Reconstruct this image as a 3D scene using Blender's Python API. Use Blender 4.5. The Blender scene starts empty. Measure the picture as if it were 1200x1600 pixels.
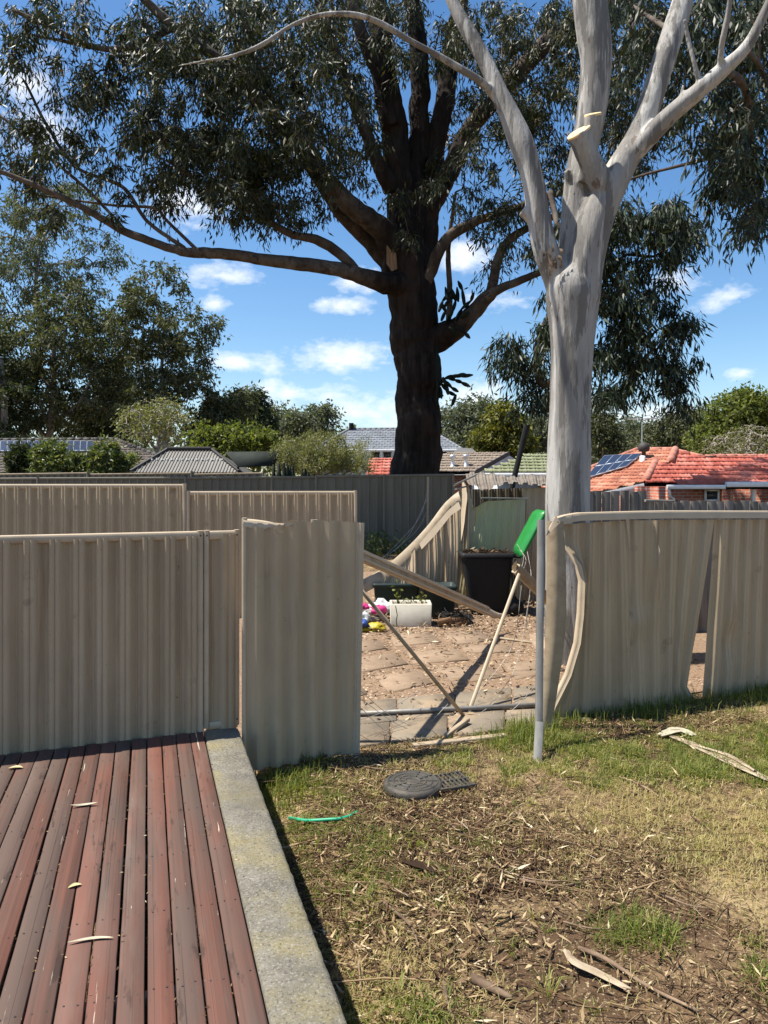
import bpy, bmesh, math, random
import numpy as np
from mathutils import Vector, Matrix

# ------------------------------------------------------------------ camera, sky, sun, exposure
SC = bpy.context.scene
COL = SC.collection
F, HOR, CZ = 1170.0, 755.0, 2.03          # focal length in photo pixels, horizon row, eye height above the lawn
cam = bpy.data.cameras.new('camera')
cam.sensor_fit = 'AUTO'; cam.sensor_width = 36.0; cam.lens = 36.0 * F / 1600.0
cam.shift_y = -(800.0 - HOR) / 1600.0
cam.clip_start = 0.05; cam.clip_end = 3000.0
camo = bpy.data.objects.new('camera', cam); COL.objects.link(camo)
camo.location = (0, 0, CZ); camo.rotation_euler = (math.radians(90), 0, 0)
SC.camera = camo

SUN_H = Vector((-0.52, -0.03, 1.0)).normalized()       # direction towards the sun
SUN_EL = math.asin(SUN_H.z); SUN_AZ = math.atan2(SUN_H.x, SUN_H.y)   # azimuth from +Y towards +X
SKY_STRENGTH, SUN_STRENGTH, EXPOSURE = 0.092, 5.0, 0.95
sun = bpy.data.lights.new('sun', 'SUN'); sun.energy = SUN_STRENGTH; sun.angle = math.radians(0.53); sun.color = (1.0, 0.95, 0.86)
suno = bpy.data.objects.new('sun', sun); COL.objects.link(suno)
suno.rotation_euler = (-SUN_H).to_track_quat('-Z', 'Y').to_euler()
suno.location = (-20, 0, 40)

world = bpy.data.worlds.new('World'); SC.world = world; world.use_nodes = True
wn = world.node_tree; wn.nodes.clear()
def wnode(t, **kw):
    n = wn.nodes.new(t)
    for k, v in kw.items(): setattr(n, k, v)
    return n
def wmath(op, a, b=None, c=None, clamp=False):
    n = wnode('ShaderNodeMath', operation=op, use_clamp=clamp)
    for i, v in enumerate((a, b, c)):
        if v is None: continue
        if isinstance(v, (int, float)): n.inputs[i].default_value = v
        else: wn.links.new(v, n.inputs[i])
    return n.outputs[0]
w_out = wnode('ShaderNodeOutputWorld'); w_bg = wnode('ShaderNodeBackground'); w_bg.inputs[1].default_value = SKY_STRENGTH
sky = wnode('ShaderNodeTexSky', sky_type='NISHITA', sun_disc=False)
sky.sun_elevation = SUN_EL; sky.sun_rotation = SUN_AZ; sky.altitude = 60; sky.air_density = 1.0; sky.dust_density = 0.6; sky.ozone_density = 1.6
w_tc = wnode('ShaderNodeTexCoord'); DIRV = w_tc.outputs['Generated']
def wnoise(vec, scale, detail, rough=0.55):
    n = wnode('ShaderNodeTexNoise'); n.inputs['Scale'].default_value = scale; n.inputs['Detail'].default_value = detail; n.inputs['Roughness'].default_value = rough
    wn.links.new(vec, n.inputs['Vector']); return n.outputs['Fac']
w_sep = wnode('ShaderNodeSeparateXYZ'); wn.links.new(DIRV, w_sep.inputs[0])
zc = wmath('MAXIMUM', wmath('ADD', w_sep.outputs[2], 0.06), 0.03)
w_cmb = wnode('ShaderNodeCombineXYZ')
wn.links.new(wmath('DIVIDE', w_sep.outputs[0], zc), w_cmb.inputs[0]); wn.links.new(wmath('DIVIDE', w_sep.outputs[1], zc), w_cmb.inputs[1])
# flattened direction space: puffs are wider than high
w_map = wnode('ShaderNodeVectorMath', operation='MULTIPLY'); wn.links.new(DIRV, w_map.inputs[0]); w_map.inputs[1].default_value = (1, 1, 1.9)
edge = wnoise(w_map.outputs[0], 16.0, 7.0, 0.6)
fine = wnoise(w_map.outputs[0], 60.0, 4.0, 0.6)
CLOUDS = [(345, 431, 66, 22, 1.0), (535, 479, 60, 16, 1.0), (378, 569, 78, 24, .95), (525, 562, 90, 32, 1.0), (462, 612, 92, 26, .9), (570, 645, 100, 30, .9),
          (730, 395, 62, 30, .9), (560, 440, 50, 18, .9), (1062, 442, 46, 22, .9), (1130, 468, 50, 22, .55), (1157, 584, 24, 11, .9), (72, 205, 66, 44, .9), (30, 130, 60, 44, .8),
          (285, 305, 70, 44, .9), (330, 475, 26, 13, .8), (985, 650, 110, 26, .8), (735, 625, 70, 36, .85), (800, 470, 60, 20, .6), (420, 640, 60, 20, .6),
          (-260, 380, 90, 40, .9), (-420, 600, 160, 36, .9), (1420, 300, 110, 46, .9), (1600, 560, 170, 36, .9), (560, -300, 180, 60, .8), (-200, -260, 160, 70, .8), (1500, -180, 150, 60, .8)]
total = None
for cx, cy, hw, hh, amp in CLOUDS:
    d = Vector(((cx - 600) / F, 1.0, -(cy - HOR) / F)).normalized()
    t = d.cross(Vector((0, 0, 1))).normalized(); u = t.cross(d).normalized()
    def dot(v):
        n = wnode('ShaderNodeVectorMath', operation='DOT_PRODUCT'); wn.links.new(DIRV, n.inputs[0]); n.inputs[1].default_value = v; return n.outputs['Value']
    a = dot(t * (F / hw)); b = dot(u * (F / hh)); fr = wmath('GREATER_THAN', dot(d), 0.2)
    r2 = wmath('ADD', wmath('MULTIPLY', a, a), wmath('MULTIPLY', b, b))
    m = wmath('MULTIPLY', wmath('MULTIPLY', wmath('SUBTRACT', 1.15, wmath('SQRT', r2)), amp), fr)
    total = m if total is None else wmath('MAXIMUM', total, m)
plane = wmath('SUBTRACT', wnoise(w_cmb.outputs[0], 0.55, 8.0, 0.62), 0.62)      # thin fair-weather cloud over the whole sky
shape = wmath('ADD', wmath('ADD', total, wmath('MULTIPLY', wmath('SUBTRACT', edge, 0.5), 2.6)), wmath('MULTIPLY', wmath('SUBTRACT', fine, 0.5), 0.9))
puff = wmath('MULTIPLY', wmath('SUBTRACT', shape, 0.18), 0.85, clamp=True)
thin = wmath('MULTIPLY', plane, 2.0, clamp=True)
cov = wmath('MINIMUM', wmath('MAXIMUM', puff, thin), 0.93)
w_hsv = wnode('ShaderNodeHueSaturation'); w_hsv.inputs['Saturation'].default_value = 1.25; wn.links.new(sky.outputs[0], w_hsv.inputs['Color'])
w_mix = wnode('ShaderNodeMix', data_type='RGBA'); wn.links.new(cov, w_mix.inputs[0]); wn.links.new(w_hsv.outputs[0], w_mix.inputs[6]); w_mix.inputs[7].default_value = (7.2, 7.3, 7.5, 1)
wn.links.new(w_mix.outputs[2], w_bg.inputs[0]); wn.links.new(w_bg.outputs[0], w_out.inputs[0])
SC.view_settings.view_transform = 'Standard'; SC.view_settings.look = 'None'; SC.view_settings.exposure = EXPOSURE; SC.view_settings.gamma = 1.0
SC.view_settings.use_curve_mapping = False
SC.cycles.max_bounces = 8; SC.cycles.transparent_max_bounces = 8

# ------------------------------------------------------------------ helpers
RNG = np.random.default_rng(7); random.seed(7)
def P(px, py, D): return np.array([(px - 600.0) / F * D, D, CZ - (py - HOR) / F * D])
def V3(*a): return np.array(a, float)
def nrm(v): v = np.asarray(v, float); return v / (np.linalg.norm(v) + 1e-12)
def terrain(x, y):
    x = np.asarray(x, float); y = np.asarray(y, float)
    z = 0.036 * np.clip(y - 5.8, 0, 13) - 0.11 * np.clip(y - 18.8, 0, 10) - 0.004 * np.clip(y - 29, 0, 400)
    return z
def _hash(i, j, s):
    v = np.sin(i * 127.1 + j * 311.7 + s * 74.7) * 43758.5453
    return v - np.floor(v)
def vnoise(x, y, s=0):
    x = np.asarray(x, float); y = np.asarray(y, float); i = np.floor(x); j = np.floor(y); fx = x - i; fy = y - j
    fx = fx * fx * (3 - 2 * fx); fy = fy * fy * (3 - 2 * fy)
    return (_hash(i, j, s) * (1 - fx) + _hash(i + 1, j, s) * fx) * (1 - fy) + (_hash(i, j + 1, s) * (1 - fx) + _hash(i + 1, j + 1, s) * fx) * fy
def fbm(x, y, s=0, o=4):
    t = 0; a = .5
    for k in range(o): t = t + a * vnoise(x * 2 ** k, y * 2 ** k, s + k * 13); a *= .5
    return t

class MB:
    """collects polygons in world coordinates"""
    def __init__(s): s.v = []; s.f = []; s.a = []; s.n = 0
    def add(s, V, Fc, attr=None):
        V = np.asarray(V, float).reshape(-1, 3); Fc = np.asarray(Fc, int)
        s.v.append(V); s.f.append(Fc + s.n); s.n += len(V)
        s.a.append(np.zeros(len(Fc)) if attr is None else np.broadcast_to(np.asarray(attr, float), (len(Fc),)))
        return s
def make_mesh(name, mb, smooth=False, off=(0, 0, 0)):
    V = np.concatenate(mb.v) - np.asarray(off, float)
    me = bpy.data.meshes.new(name)
    sizes = np.concatenate([np.full(len(f), f.shape[1]) for f in mb.f if len(f)])
    loops = np.concatenate([f.ravel() for f in mb.f if len(f)])
    me.vertices.add(len(V)); me.vertices.foreach_set('co', V.ravel().astype(np.float32))
    me.loops.add(len(loops)); me.loops.foreach_set('vertex_index', loops.astype(np.int32))
    me.polygons.add(len(sizes)); me.polygons.foreach_set('loop_start', np.concatenate([[0], np.cumsum(sizes)[:-1]]).astype(np.int32))
    if smooth: me.polygons.foreach_set('use_smooth', np.ones(len(sizes), bool))
    me.update(calc_edges=True)
    at = me.attributes.new('rnd', 'FLOAT', 'FACE'); at.data.foreach_set('value', np.concatenate(mb.a).astype(np.float32))
    return me
def wloc(o):
    p = np.zeros(3)
    while o is not None: p += np.array(o.location); o = o.parent
    return p
def link(name, me, mat, parent=None):
    o = bpy.data.objects.new(name, me); COL.objects.link(o); o.parent = parent
    if mat is not None and me is not None and len(me.materials) == 0: me.materials.append(mat)
    return o
def tag(o, label=None, cat=None, group=None, kind=None):
    if label: o['label'] = label
    if cat: o['category'] = cat
    if group: o['group'] = group
    if kind: o['kind'] = kind
    return o
def thing(name, label, cat, loc, group=None):
    o = bpy.data.objects.new(name, None); COL.objects.link(o); o.location = tuple(loc); o.empty_display_size = .1
    return tag(o, label, cat, group)
def part(name, mb, mat, parent=None, smooth=False, label=None, kind=None):
    """a mesh given in world coordinates, linked under its parent (or alone with its origin at its base)"""
    V = np.concatenate(mb.v)
    if parent is None:
        off = np.array([(V[:, 0].min() + V[:, 0].max()) / 2, (V[:, 1].min() + V[:, 1].max()) / 2, V[:, 2].min()]); loc = off
    else: off = wloc(parent); loc = np.zeros(3)
    o = link(name, make_mesh(name, mb, smooth, off), mat, parent); o.location = tuple(loc)
    if label: o['label'] = label
    if kind: o['kind'] = kind
    return o
def solo(name, mb, mat, label, cat, group=None, smooth=False): return tag(part(name, mb, mat, None, smooth), label, cat, group)
def struct(name, mb, mat, parent=None, smooth=False): return part(name, mb, mat, parent, smooth, kind='structure')

# -- shapes
def box(mb, lo, hi):
    (a, b, c), (d, e, f) = lo, hi
    V = [(a, b, c), (d, b, c), (d, e, c), (a, e, c), (a, b, f), (d, b, f), (d, e, f), (a, e, f)]
    return mb.add(V, [(0, 3, 2, 1), (4, 5, 6, 7), (0, 1, 5, 4), (1, 2, 6, 5), (2, 3, 7, 6), (3, 0, 4, 7)])
def bar(mb, p0, p1, w, h, up=(0, 0, 1), ch=0.12):
    """chamfered bar from p0 to p1: w across, h along up"""
    p0 = np.asarray(p0, float); p1 = np.asarray(p1, float); d = nrm(p1 - p0); up = np.asarray(up, float)
    s = nrm(np.cross(d, up)); u = nrm(np.cross(s, d)); c = ch * min(w, h); a, b = w / 2, h / 2
    sec = [(a - c, b), (a, b - c), (a, -b + c), (a - c, -b), (-a + c, -b), (-a, -b + c), (-a, b - c), (-a + c, b)]
    V = [p0 + s * x + u * y for x, y in sec] + [p1 + s * x + u * y for x, y in sec]
    mb.add(V, [(i, i + 8, (i + 1) % 8 + 8, (i + 1) % 8) for i in range(8)]); mb.add(V, [tuple(range(8)), tuple(range(15, 7, -1))])
    return mb
def ring_frames(pts):
    pts = np.asarray(pts, float); n = len(pts); T = np.gradient(pts, axis=0); T /= np.linalg.norm(T, axis=1)[:, None] + 1e-12
    ref = np.array([0, 1.0, 0]) if abs(T[0, 1]) < .9 else np.array([1.0, 0, 0])
    A = np.zeros((n, 3)); a = nrm(ref - T[0] * np.dot(ref, T[0]))
    for i in range(n):
        a = nrm(a - T[i] * np.dot(a, T[i])); A[i] = a
    return pts, T, A, np.cross(T, A)
def tube(mb, pts, rad, sides=10, cap=True, rough=0.0, seed=0):
    pts, T, A, B = ring_frames(pts); n = len(pts); rad = np.broadcast_to(np.asarray(rad, float), (n,))
    th = np.arange(sides) / sides * 2 * np.pi
    R = rad[:, None] * np.ones((1, sides))
    if rough:
        L = np.concatenate([[0], np.cumsum(np.linalg.norm(np.diff(pts, axis=0), axis=1))])
        r0 = rad.mean() + 1e-9
        R = R * (1 + rough * (fbm(np.cos(th)[None] * 1.6 + 7 + L[:, None] * .35 / r0 * .3, np.sin(th)[None] * 1.6 + 3 + L[:, None] * .5 / r0 * .3, seed) - .47) * 2)
    V = pts[:, None] + R[..., None] * (np.cos(th)[None, :, None] * A[:, None] + np.sin(th)[None, :, None] * B[:, None])
    i, j = np.meshgrid(np.arange(n - 1), np.arange(sides), indexing='ij'); j2 = (j + 1) % sides
    Fq = np.stack([i * sides + j, i * sides + j2, (i + 1) * sides + j2, (i + 1) * sides + j], -1).reshape(-1, 4)
    base = mb.n; mb.add(V.reshape(-1, 3), Fq)
    if cap:
        mb.f.append(np.array([list(range(sides))[::-1]]) + base); mb.a.append(np.zeros(1))
        mb.f.append(np.array([list(range((n - 1) * sides, n * sides))]) + base); mb.a.append(np.zeros(1))
    return mb
def catmull(pts, step):
    pts = np.asarray(pts, float); q = np.vstack([2 * pts[0] - pts[1], pts, 2 * pts[-1] - pts[-2]]); out = []
    for i in range(1, len(q) - 2):
        p0, p1, p2, p3 = q[i - 1:i + 3]; n = max(1, int(np.linalg.norm((p2 - p1)[:3]) / step))
        t = np.arange(n)[:, None] / n
        out.append(.5 * (2 * p1 + (p2 - p0) * t + (2 * p0 - 5 * p1 + 4 * p2 - p3) * t ** 2 + (3 * p1 - p0 - 3 * p2 + p3) * t ** 3))
    out.append(pts[-1:]); return np.vstack(out)
def lathe(mb, prof, c, sides=24):
    th = np.arange(sides) / sides * 2 * np.pi; prof = np.asarray(prof, float); n = len(prof)
    V = np.stack([c[0] + prof[:, :1] * np.cos(th), c[1] + prof[:, :1] * np.sin(th), c[2] + prof[:, 1:] * np.ones(sides)], -1)
    i, j = np.meshgrid(np.arange(n - 1), np.arange(sides), indexing='ij'); j2 = (j + 1) % sides
    return mb.add(V.reshape(-1, 3), np.stack([i * sides + j, i * sides + j2, (i + 1) * sides + j2, (i + 1) * sides + j], -1).reshape(-1, 4))
def segs(mb, P0, P1, r0, r1, sides=4):
    """many separate straight tapered twigs at once"""
    P0 = np.asarray(P0); P1 = np.asarray(P1); d = P1 - P0; d /= np.linalg.norm(d, axis=1)[:, None] + 1e-9
    ref = np.where(np.abs(d[:, 2:3]) < .9, np.array([[0, 0, 1.0]]), np.array([[1.0, 0, 0]])); a = np.cross(d, ref); a /= np.linalg.norm(a, axis=1)[:, None] + 1e-9; b = np.cross(d, a)
    th = np.arange(sides) / sides * 2 * np.pi; c = np.cos(th)[None, :, None]; s = np.sin(th)[None, :, None]
    ring = c * a[:, None] + s * b[:, None]
    V = np.concatenate([P0[:, None] + ring * np.asarray(r0).reshape(-1, 1, 1), P1[:, None] + ring * np.asarray(r1).reshape(-1, 1, 1)], 1)
    k = np.arange(sides); k2 = (k + 1) % sides; q = np.stack([k, k2, k2 + sides, k + sides], -1)
    Fq = (np.arange(len(P0))[:, None, None] * 2 * sides + q[None]).reshape(-1, 4)
    return mb.add(V.reshape(-1, 3), Fq)
def leafquads(mb, base, d, L, W, rng, fold=.25, attr=None, side=None):
    n = len(base); d = d / (np.linalg.norm(d, axis=1)[:, None] + 1e-9)
    if side is None: side = np.cross(d, rng.normal(size=(n, 3)))
    side = side / (np.linalg.norm(side, axis=1)[:, None] + 1e-9); nn = np.cross(d, side)
    L = np.asarray(L).reshape(-1, 1); W = np.asarray(W).reshape(-1, 1)
    m = base + d * L * .42 - nn * L * .06
    V = np.stack([base, m + side * W * .5 + nn * W * fold, base + d * L - nn * L * .02, m - side * W * .5 + nn * W * fold], 1).reshape(-1, 3)
    return mb.add(V, np.arange(n * 4).reshape(-1, 4), rng.random(n) if attr is None else attr)

# -- corrugated sheet over a bilinear patch, with deformation
PROF = [(0, 0), (.17, 0), (.18, .14), (.21, .14), (.22, 0), (.40, 0), (.47, 1), (.66, 1), (.67, .86), (.70, .86), (.71, 1), (.90, 1), (.97, 0), (1.0, 0)]
def sheet(mb, BL, BR, TL, TR, period=.152, depth=.03, nv=2, deform=None, prof=PROF, phase=0.0, flip=1):
    BL, BR, TL, TR = map(lambda a: np.asarray(a, float), (BL, BR, TL, TR))
    W = (np.linalg.norm(BR - BL) + np.linalg.norm(TR - TL)) / 2; n = max(1, int(round(W / period)))
    us = []; ws = []
    for k in range(n):
        for (a, w) in prof[:-1]: us.append((k + a) / n); ws.append(w)
    us.append(1.0); ws.append(prof[-1][1]); us = np.array(us); ws = np.array(ws) * depth * flip
    vs = np.linspace(0, 1, nv + 1); U, Vv = np.meshgrid(us, vs)
    Pp = (BL * (1 - U[..., None]) + BR * U[..., None]) * (1 - Vv[..., None]) + (TL * (1 - U[..., None]) + TR * U[..., None]) * Vv[..., None]
    N = nrm(np.cross(BR - BL, TL - BL)); Pp = Pp + N * ws[None, :, None]
    if deform is not None: Pp = deform(Pp, U, Vv, N)
    m = len(us); i, j = np.meshgrid(np.arange(nv), np.arange(m - 1), indexing='ij')
    return mb.add(Pp.reshape(-1, 3), np.stack([i * m + j, i * m + j + 1, (i + 1) * m + j + 1, (i + 1) * m + j], -1).reshape(-1, 4))

# ------------------------------------------------------------------ materials
def nd(nt, t, **kw):
    n = nt.nodes.new(t)
    for k, v in kw.items(): setattr(n, k, v)
    return n
def put(nt, sock, v):
    if isinstance(v, bpy.types.NodeSocket): nt.links.new(v, sock)
    else: sock.default_value = v
def mixc(nt, fac, a, b, blend='MIX'):
    n = nd(nt, 'ShaderNodeMix', data_type='RGBA', blend_type=blend); put(nt, n.inputs[0], fac)
    put(nt, n.inputs[6], a if isinstance(a, bpy.types.NodeSocket) else (*a, 1)); put(nt, n.inputs[7], b if isinstance(b, bpy.types.NodeSocket) else (*b, 1)); return n.outputs[2]
def mth(nt, op, a, b=0.0, clamp=False):
    n = nd(nt, 'ShaderNodeMath', operation=op, use_clamp=clamp); put(nt, n.inputs[0], a); put(nt, n.inputs[1], b); return n.outputs[0]
def ntex(nt, vec, scale, detail=5, rough=.6, stretch=(1, 1, 1), dist=0):
    m = nd(nt, 'ShaderNodeVectorMath', operation='MULTIPLY'); nt.links.new(vec, m.inputs[0]); m.inputs[1].default_value = stretch
    n = nd(nt, 'ShaderNodeTexNoise'); n.inputs['Scale'].default_value = scale; n.inputs['Detail'].default_value = detail; n.inputs['Roughness'].default_value = rough
    n.inputs['Distortion'].default_value = dist; nt.links.new(m.outputs[0], n.inputs['Vector']); return n.outputs['Fac']
def ramp(nt, fac, stops):
    r = nd(nt, 'ShaderNodeValToRGB'); nt.links.new(fac, r.inputs[0]); e = r.color_ramp.elements
    while len(e) < len(stops): e.new(.5)
    for k, (p, c) in enumerate(stops): e[k].position = p; e[k].color = (*c, 1)
    return r.outputs[0]
def maprange(nt, v, lo, hi):
    n = nd(nt, 'ShaderNodeMapRange', clamp=True); nt.links.new(v, n.inputs[0]); n.inputs[1].default_value = lo; n.inputs[2].default_value = hi; return n.outputs[0]
def surf(name, stops, scale=5, detail=6, stretch=(1, 1, 1), rough=.75, bump=.3, bscale=40, bstretch=None, bdist=.004, spec=.35, metal=0, objrand=0, layers=(), attr=None, dist=0, nrough=.6, rvar=0):
    m = bpy.data.materials.new(name); m.use_nodes = True; nt = m.node_tree; b = nt.nodes['Principled BSDF']
    tc = nd(nt, 'ShaderNodeTexCoord'); vec = tc.outputs['Object']; oi = None
    oi = nd(nt, 'ShaderNodeObjectInfo'); vm = nd(nt, 'ShaderNodeVectorMath', operation='ADD'); nt.links.new(vec, vm.inputs[0])
    k = nd(nt, 'ShaderNodeMath', operation='MULTIPLY'); nt.links.new(oi.outputs['Random'], k.inputs[0]); k.inputs[1].default_value = 37.0; nt.links.new(k.outputs[0], vm.inputs[1]); vec = vm.outputs[0]
    n0 = ntex(nt, vec, scale, detail, nrough, stretch, dist)
    c = ramp(nt, n0, stops)
    for (col, sc, lo, hi, st, fac) in layers:
        f = mth(nt, 'MULTIPLY', maprange(nt, ntex(nt, vec, sc, 6, .62, st), lo, hi), fac); c = mixc(nt, f, c, col)
    if attr:   # per-piece hue variation
        an = nd(nt, 'ShaderNodeAttribute', attribute_name='rnd'); c = mixc(nt, attr[0], c, ramp(nt, an.outputs['Fac'], attr[1]))
    if objrand:
        h = nd(nt, 'ShaderNodeHueSaturation'); nt.links.new(c, h.inputs['Color']); put(nt, h.inputs['Value'], mth(nt, 'ADD', mth(nt, 'MULTIPLY', oi.outputs['Random'], 2 * objrand), 1 - objrand)); c = h.outputs[0]
    nt.links.new(c, b.inputs['Base Color'])
    if rvar: put(nt, b.inputs['Roughness'], mth(nt, 'ADD', mth(nt, 'MULTIPLY', n0, rvar), rough - rvar / 2, True))
    else: b.inputs['Roughness'].default_value = rough
    b.inputs['Specular IOR Level'].default_value = spec; b.inputs['Metallic'].default_value = metal
    if bump:
        bp = nd(nt, 'ShaderNodeBump'); bp.inputs['Strength'].default_value = bump; bp.inputs['Distance'].default_value = bdist
        nt.links.new(ntex(nt, vec, bscale, 6, .65, bstretch or stretch), bp.inputs['Height']); nt.links.new(bp.outputs[0], b.inputs['Normal'])
    return m
def leafmat(name, stops, trans=.35, rough=.45, spec=.4, tint=(1.25, 1.35, .5)):
    m = bpy.data.materials.new(name); m.use_nodes = True; nt = m.node_tree; b = nt.nodes['Principled BSDF']; out = nt.nodes['Material Output']
    an = nd(nt, 'ShaderNodeAttribute', attribute_name='rnd'); c = ramp(nt, an.outputs['Fac'], stops)
    nt.links.new(c, b.inputs['Base Color']); b.inputs['Roughness'].default_value = rough; b.inputs['Specular IOR Level'].default_value = spec
    t = nd(nt, 'ShaderNodeBsdfTranslucent'); nt.links.new(mixc(nt, 1.0, c, tint, 'MULTIPLY'), t.inputs[0])
    mx = nd(nt, 'ShaderNodeMixShader'); mx.inputs[0].default_value = trans; nt.links.new(b.outputs[0], mx.inputs[1]); nt.links.new(t.outputs[0], mx.inputs[2]); nt.links.new(mx.outputs[0], out.inputs[0])
    return m
UPS = (1, 1, .08)
M = {}
M['fence'] = surf('fence_beige_paint', [(.25, (.375, .282, .175)), (.55, (.435, .330, .208)), (.8, (.485, .375, .242))], 1.6, 6, (3, 3, .35), .5, .05, 60, None, .002, .3,
                  layers=[((.20, .13, .078), 5, .55, .78, (2.5, 2.5, .20), .55), ((.25, .19, .13), 1.4, .50, .75, (1, 1, .6), .45), ((.085, .052, .034), 34, .68, .74, (1, 1, .5), .75), ((.52, .43, .32), 9, .62, .70, (3, 3, .12), .4), ((.16, .11, .07), 3.2, .63, .69, (1, 1, 1.2), .4)])
M['fence_trim'] = surf('fence_trim_paint', [(.3, (.42, .328, .222)), (.7, (.50, .40, .28))], 3, 6, (1, 1, 1), .5, .06, 50, layers=[((.20, .145, .095), 4, .54, .78, (1, 1, 1), .45), ((.09, .058, .038), 40, .68, .76, (1, 1, 1), .6)])
M['fence_dark'] = surf('fence_dark_green_grey', [(.3, (.125, .112, .083)), (.7, (.17, .153, .116))], 2, 6, (2, 2, .4), .6, .1, 40, layers=[((.15, .135, .105), 3, .58, .8, (1, 1, .4), .4)])
M['shed'] = surf('shed_cream_green', [(.3, (.37, .325, .19)), (.7, (.45, .40, .245))], 2, 6, (2, 2, .4), .5, .1, 30, layers=[((.19, .14, .085), 4, .54, .8, (2, 2, .3), .5)])
M['galv'] = surf('galvanised_steel', [(.3, (.16, .152, .138)), (.7, (.25, .238, .215))], 14, 4, (1, 1, .3), .5, .08, 60, metal=.15, layers=[((.16, .11, .07), 8, .60, .78, (1, 1, .4), .5)])
M['rail_weather'] = surf('weathered_steel_rail', [(.3, (.26, .198, .13)), (.7, (.38, .30, .20))], 6, 5, rough=.55, layers=[((.12, .08, .05), 7, .52, .75, (1, 1, 1), .6)])
M['wood_deck'] = surf('red_stained_deck_timber', [(.30, (.056, .033, .025)), (.48, (.100, .048, .035)), (.70, (.138, .062, .044))], 2.6, 9, (20, .5, 20), .76, .35, 26, (22, .35, 22), .002, .18, objrand=.09, dist=.7, rvar=.3, nrough=.66,
                      layers=[((.082, .062, .051), 1.9, .43, .58, (1.6, 1.3, 1), .75), ((.028, .017, .013), 7, .60, .65, (24, .22, 1), .65), ((.15, .114, .093), 2.4, .55, .70, (2, 1.4, 1), .5), ((.185, .066, .044), 1.5, .53, .70, (1.6, 1.0, 1), .65), ((.45, .40, .33), 60, .71, .74, (1, .6, 1), .7), ((.52, .47, .37), 8, .68, .70, (6, .7, 1), .8), ((.028, .019, .015), 22, .61, .67, (1, .8, 1), .6)])
M['concrete'] = surf('lichened_concrete', [(.25, (.075, .068, .055)), (.5, (.145, .132, .105)), (.75, (.215, .198, .165))], 11, 10, rough=.95, bump=.9, bscale=55, bdist=.006, spec=.15, nrough=.78,
                     layers=[((.235, .19, .065), 2.2, .47, .66, (1, 1, 1), .62), ((.28, .265, .23), 95, .55, .62, (1, 1, 1), .6), ((.045, .042, .038), 85, .55, .62, (1, 1, 1), .65), ((.10, .092, .078), 1.6, .52, .66, (1, 1, 1), .5)])
M['soil'] = surf('leaf_littered_soil', [(.25, (.060, .036, .021)), (.5, (.165, .106, .058)), (.75, (.32, .225, .125))], 5.0, 10, rough=.95, bump=1.0, bscale=30, bdist=.03, spec=.1, nrough=.8,
                 layers=[((.42, .315, .165), .8, .50, .62, (1, 1, 1), .7), ((.075, .044, .026), 1.3, .48, .58, (1, 1, 1), .8), ((.028, .017, .010), 24, .52, .60, (1, 1, 1), .75), ((.50, .40, .24), 70, .58, .64, (1, 1, 1), .7)])
M['gravel'] = surf('reddish_gravel', [(.3, (.14, .092, .058)), (.55, (.25, .17, .11)), (.8, (.35, .26, .18))], 38, 5, rough=.95, bump=.9, bscale=60, bdist=.015, spec=.15, layers=[((.21, .135, .085), 1.2, .48, .7, (1, 1, 1), .55), ((.08, .055, .037), 30, .56, .64, (1, 1, 1), .6)])
M['paver'] = surf('terracotta_paver', [(.3, (.20, .142, .095)), (.6, (.265, .19, .128)), (.8, (.33, .245, .168))], 3, 8, rough=.9, bump=.4, bscale=60, objrand=.12, spec=.2, layers=[((.16, .115, .08), 5, .52, .72, (1, 1, 1), .55), ((.08, .055, .04), 26, .6, .68, (1, 1, 1), .5)])
M['slab'] = surf('grey_path_slab', [(.3, (.14, .115, .085)), (.6, (.205, .170, .127)), (.8, (.27, .23, .175))], 3, 9, rough=.95, bump=.4, bscale=50, spec=.1, objrand=.07, layers=[((.32, .235, .15), 1.8, .48, .64, (1, 1, 1), .65), ((.075, .058, .043), 6, .54, .68, (1, 1, 1), .65)])
M['bark_dark'] = surf('fissured_dark_bark', [(.3, (.010, .0075, .006)), (.55, (.028, .020, .016)), (.8, (.070, .050, .038))], 8, 9, (1, 1, .18), .95, 1.0, 12, (1, 1, .14), .07, .08, nrough=.72)
M['bark_limb'] = surf('brown_grey_limb_bark', [(.3, (.038, .028, .022)), (.5, (.085, .066, .053)), (.75, (.175, .145, .118))], 2.6, 9, (1, 1, .5), .85, .8, 9, (1, 1, .4), .04, .15, layers=[((.025, .018, .014), 3, .52, .66, (1, 1, .4), .7), ((.24, .205, .17), 2, .58, .68, (1, 1, .5), .5)])
M['bark_white'] = surf('smooth_white_gum_bark', [(.28, (.165, .150, .134)), (.47, (.265, .248, .226)), (.62, (.335, .318, .292))], 2.3, 8, (1.5, 1.5, .33), .68, .8, 26, (1, 1, .16), .014, .2,
                       layers=[((.105, .096, .086), 2.0, .505, .525, (1.6, 1.6, .22), .75), ((.43, .413, .382), 1.9, .55, .585, (2.2, 2.2, .18), .8), ((.11, .072, .05), 6, .65, .675, (1, 1, .28), .8), ((.18, .168, .152), 34, .54, .63, (1, 1, .07), .5), ((.05, .042, .036), 12, .69, .705, (1, 1, .8), .9)])
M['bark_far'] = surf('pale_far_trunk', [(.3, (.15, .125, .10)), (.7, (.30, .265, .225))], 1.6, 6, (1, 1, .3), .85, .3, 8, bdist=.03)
M['cut'] = surf('fresh_cut_wood', [(.3, (.62, .42, .2)), (.7, (.78, .58, .32))], 8, 5, rough=.8)
M['leaf_gum'] = leafmat('gum_leaf', [(0, (.016, .022, .010)), (.5, (.030, .039, .016)), (.85, (.060, .069, .028)), (1, (.12, .09, .04))], .2, .5, .3)
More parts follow.
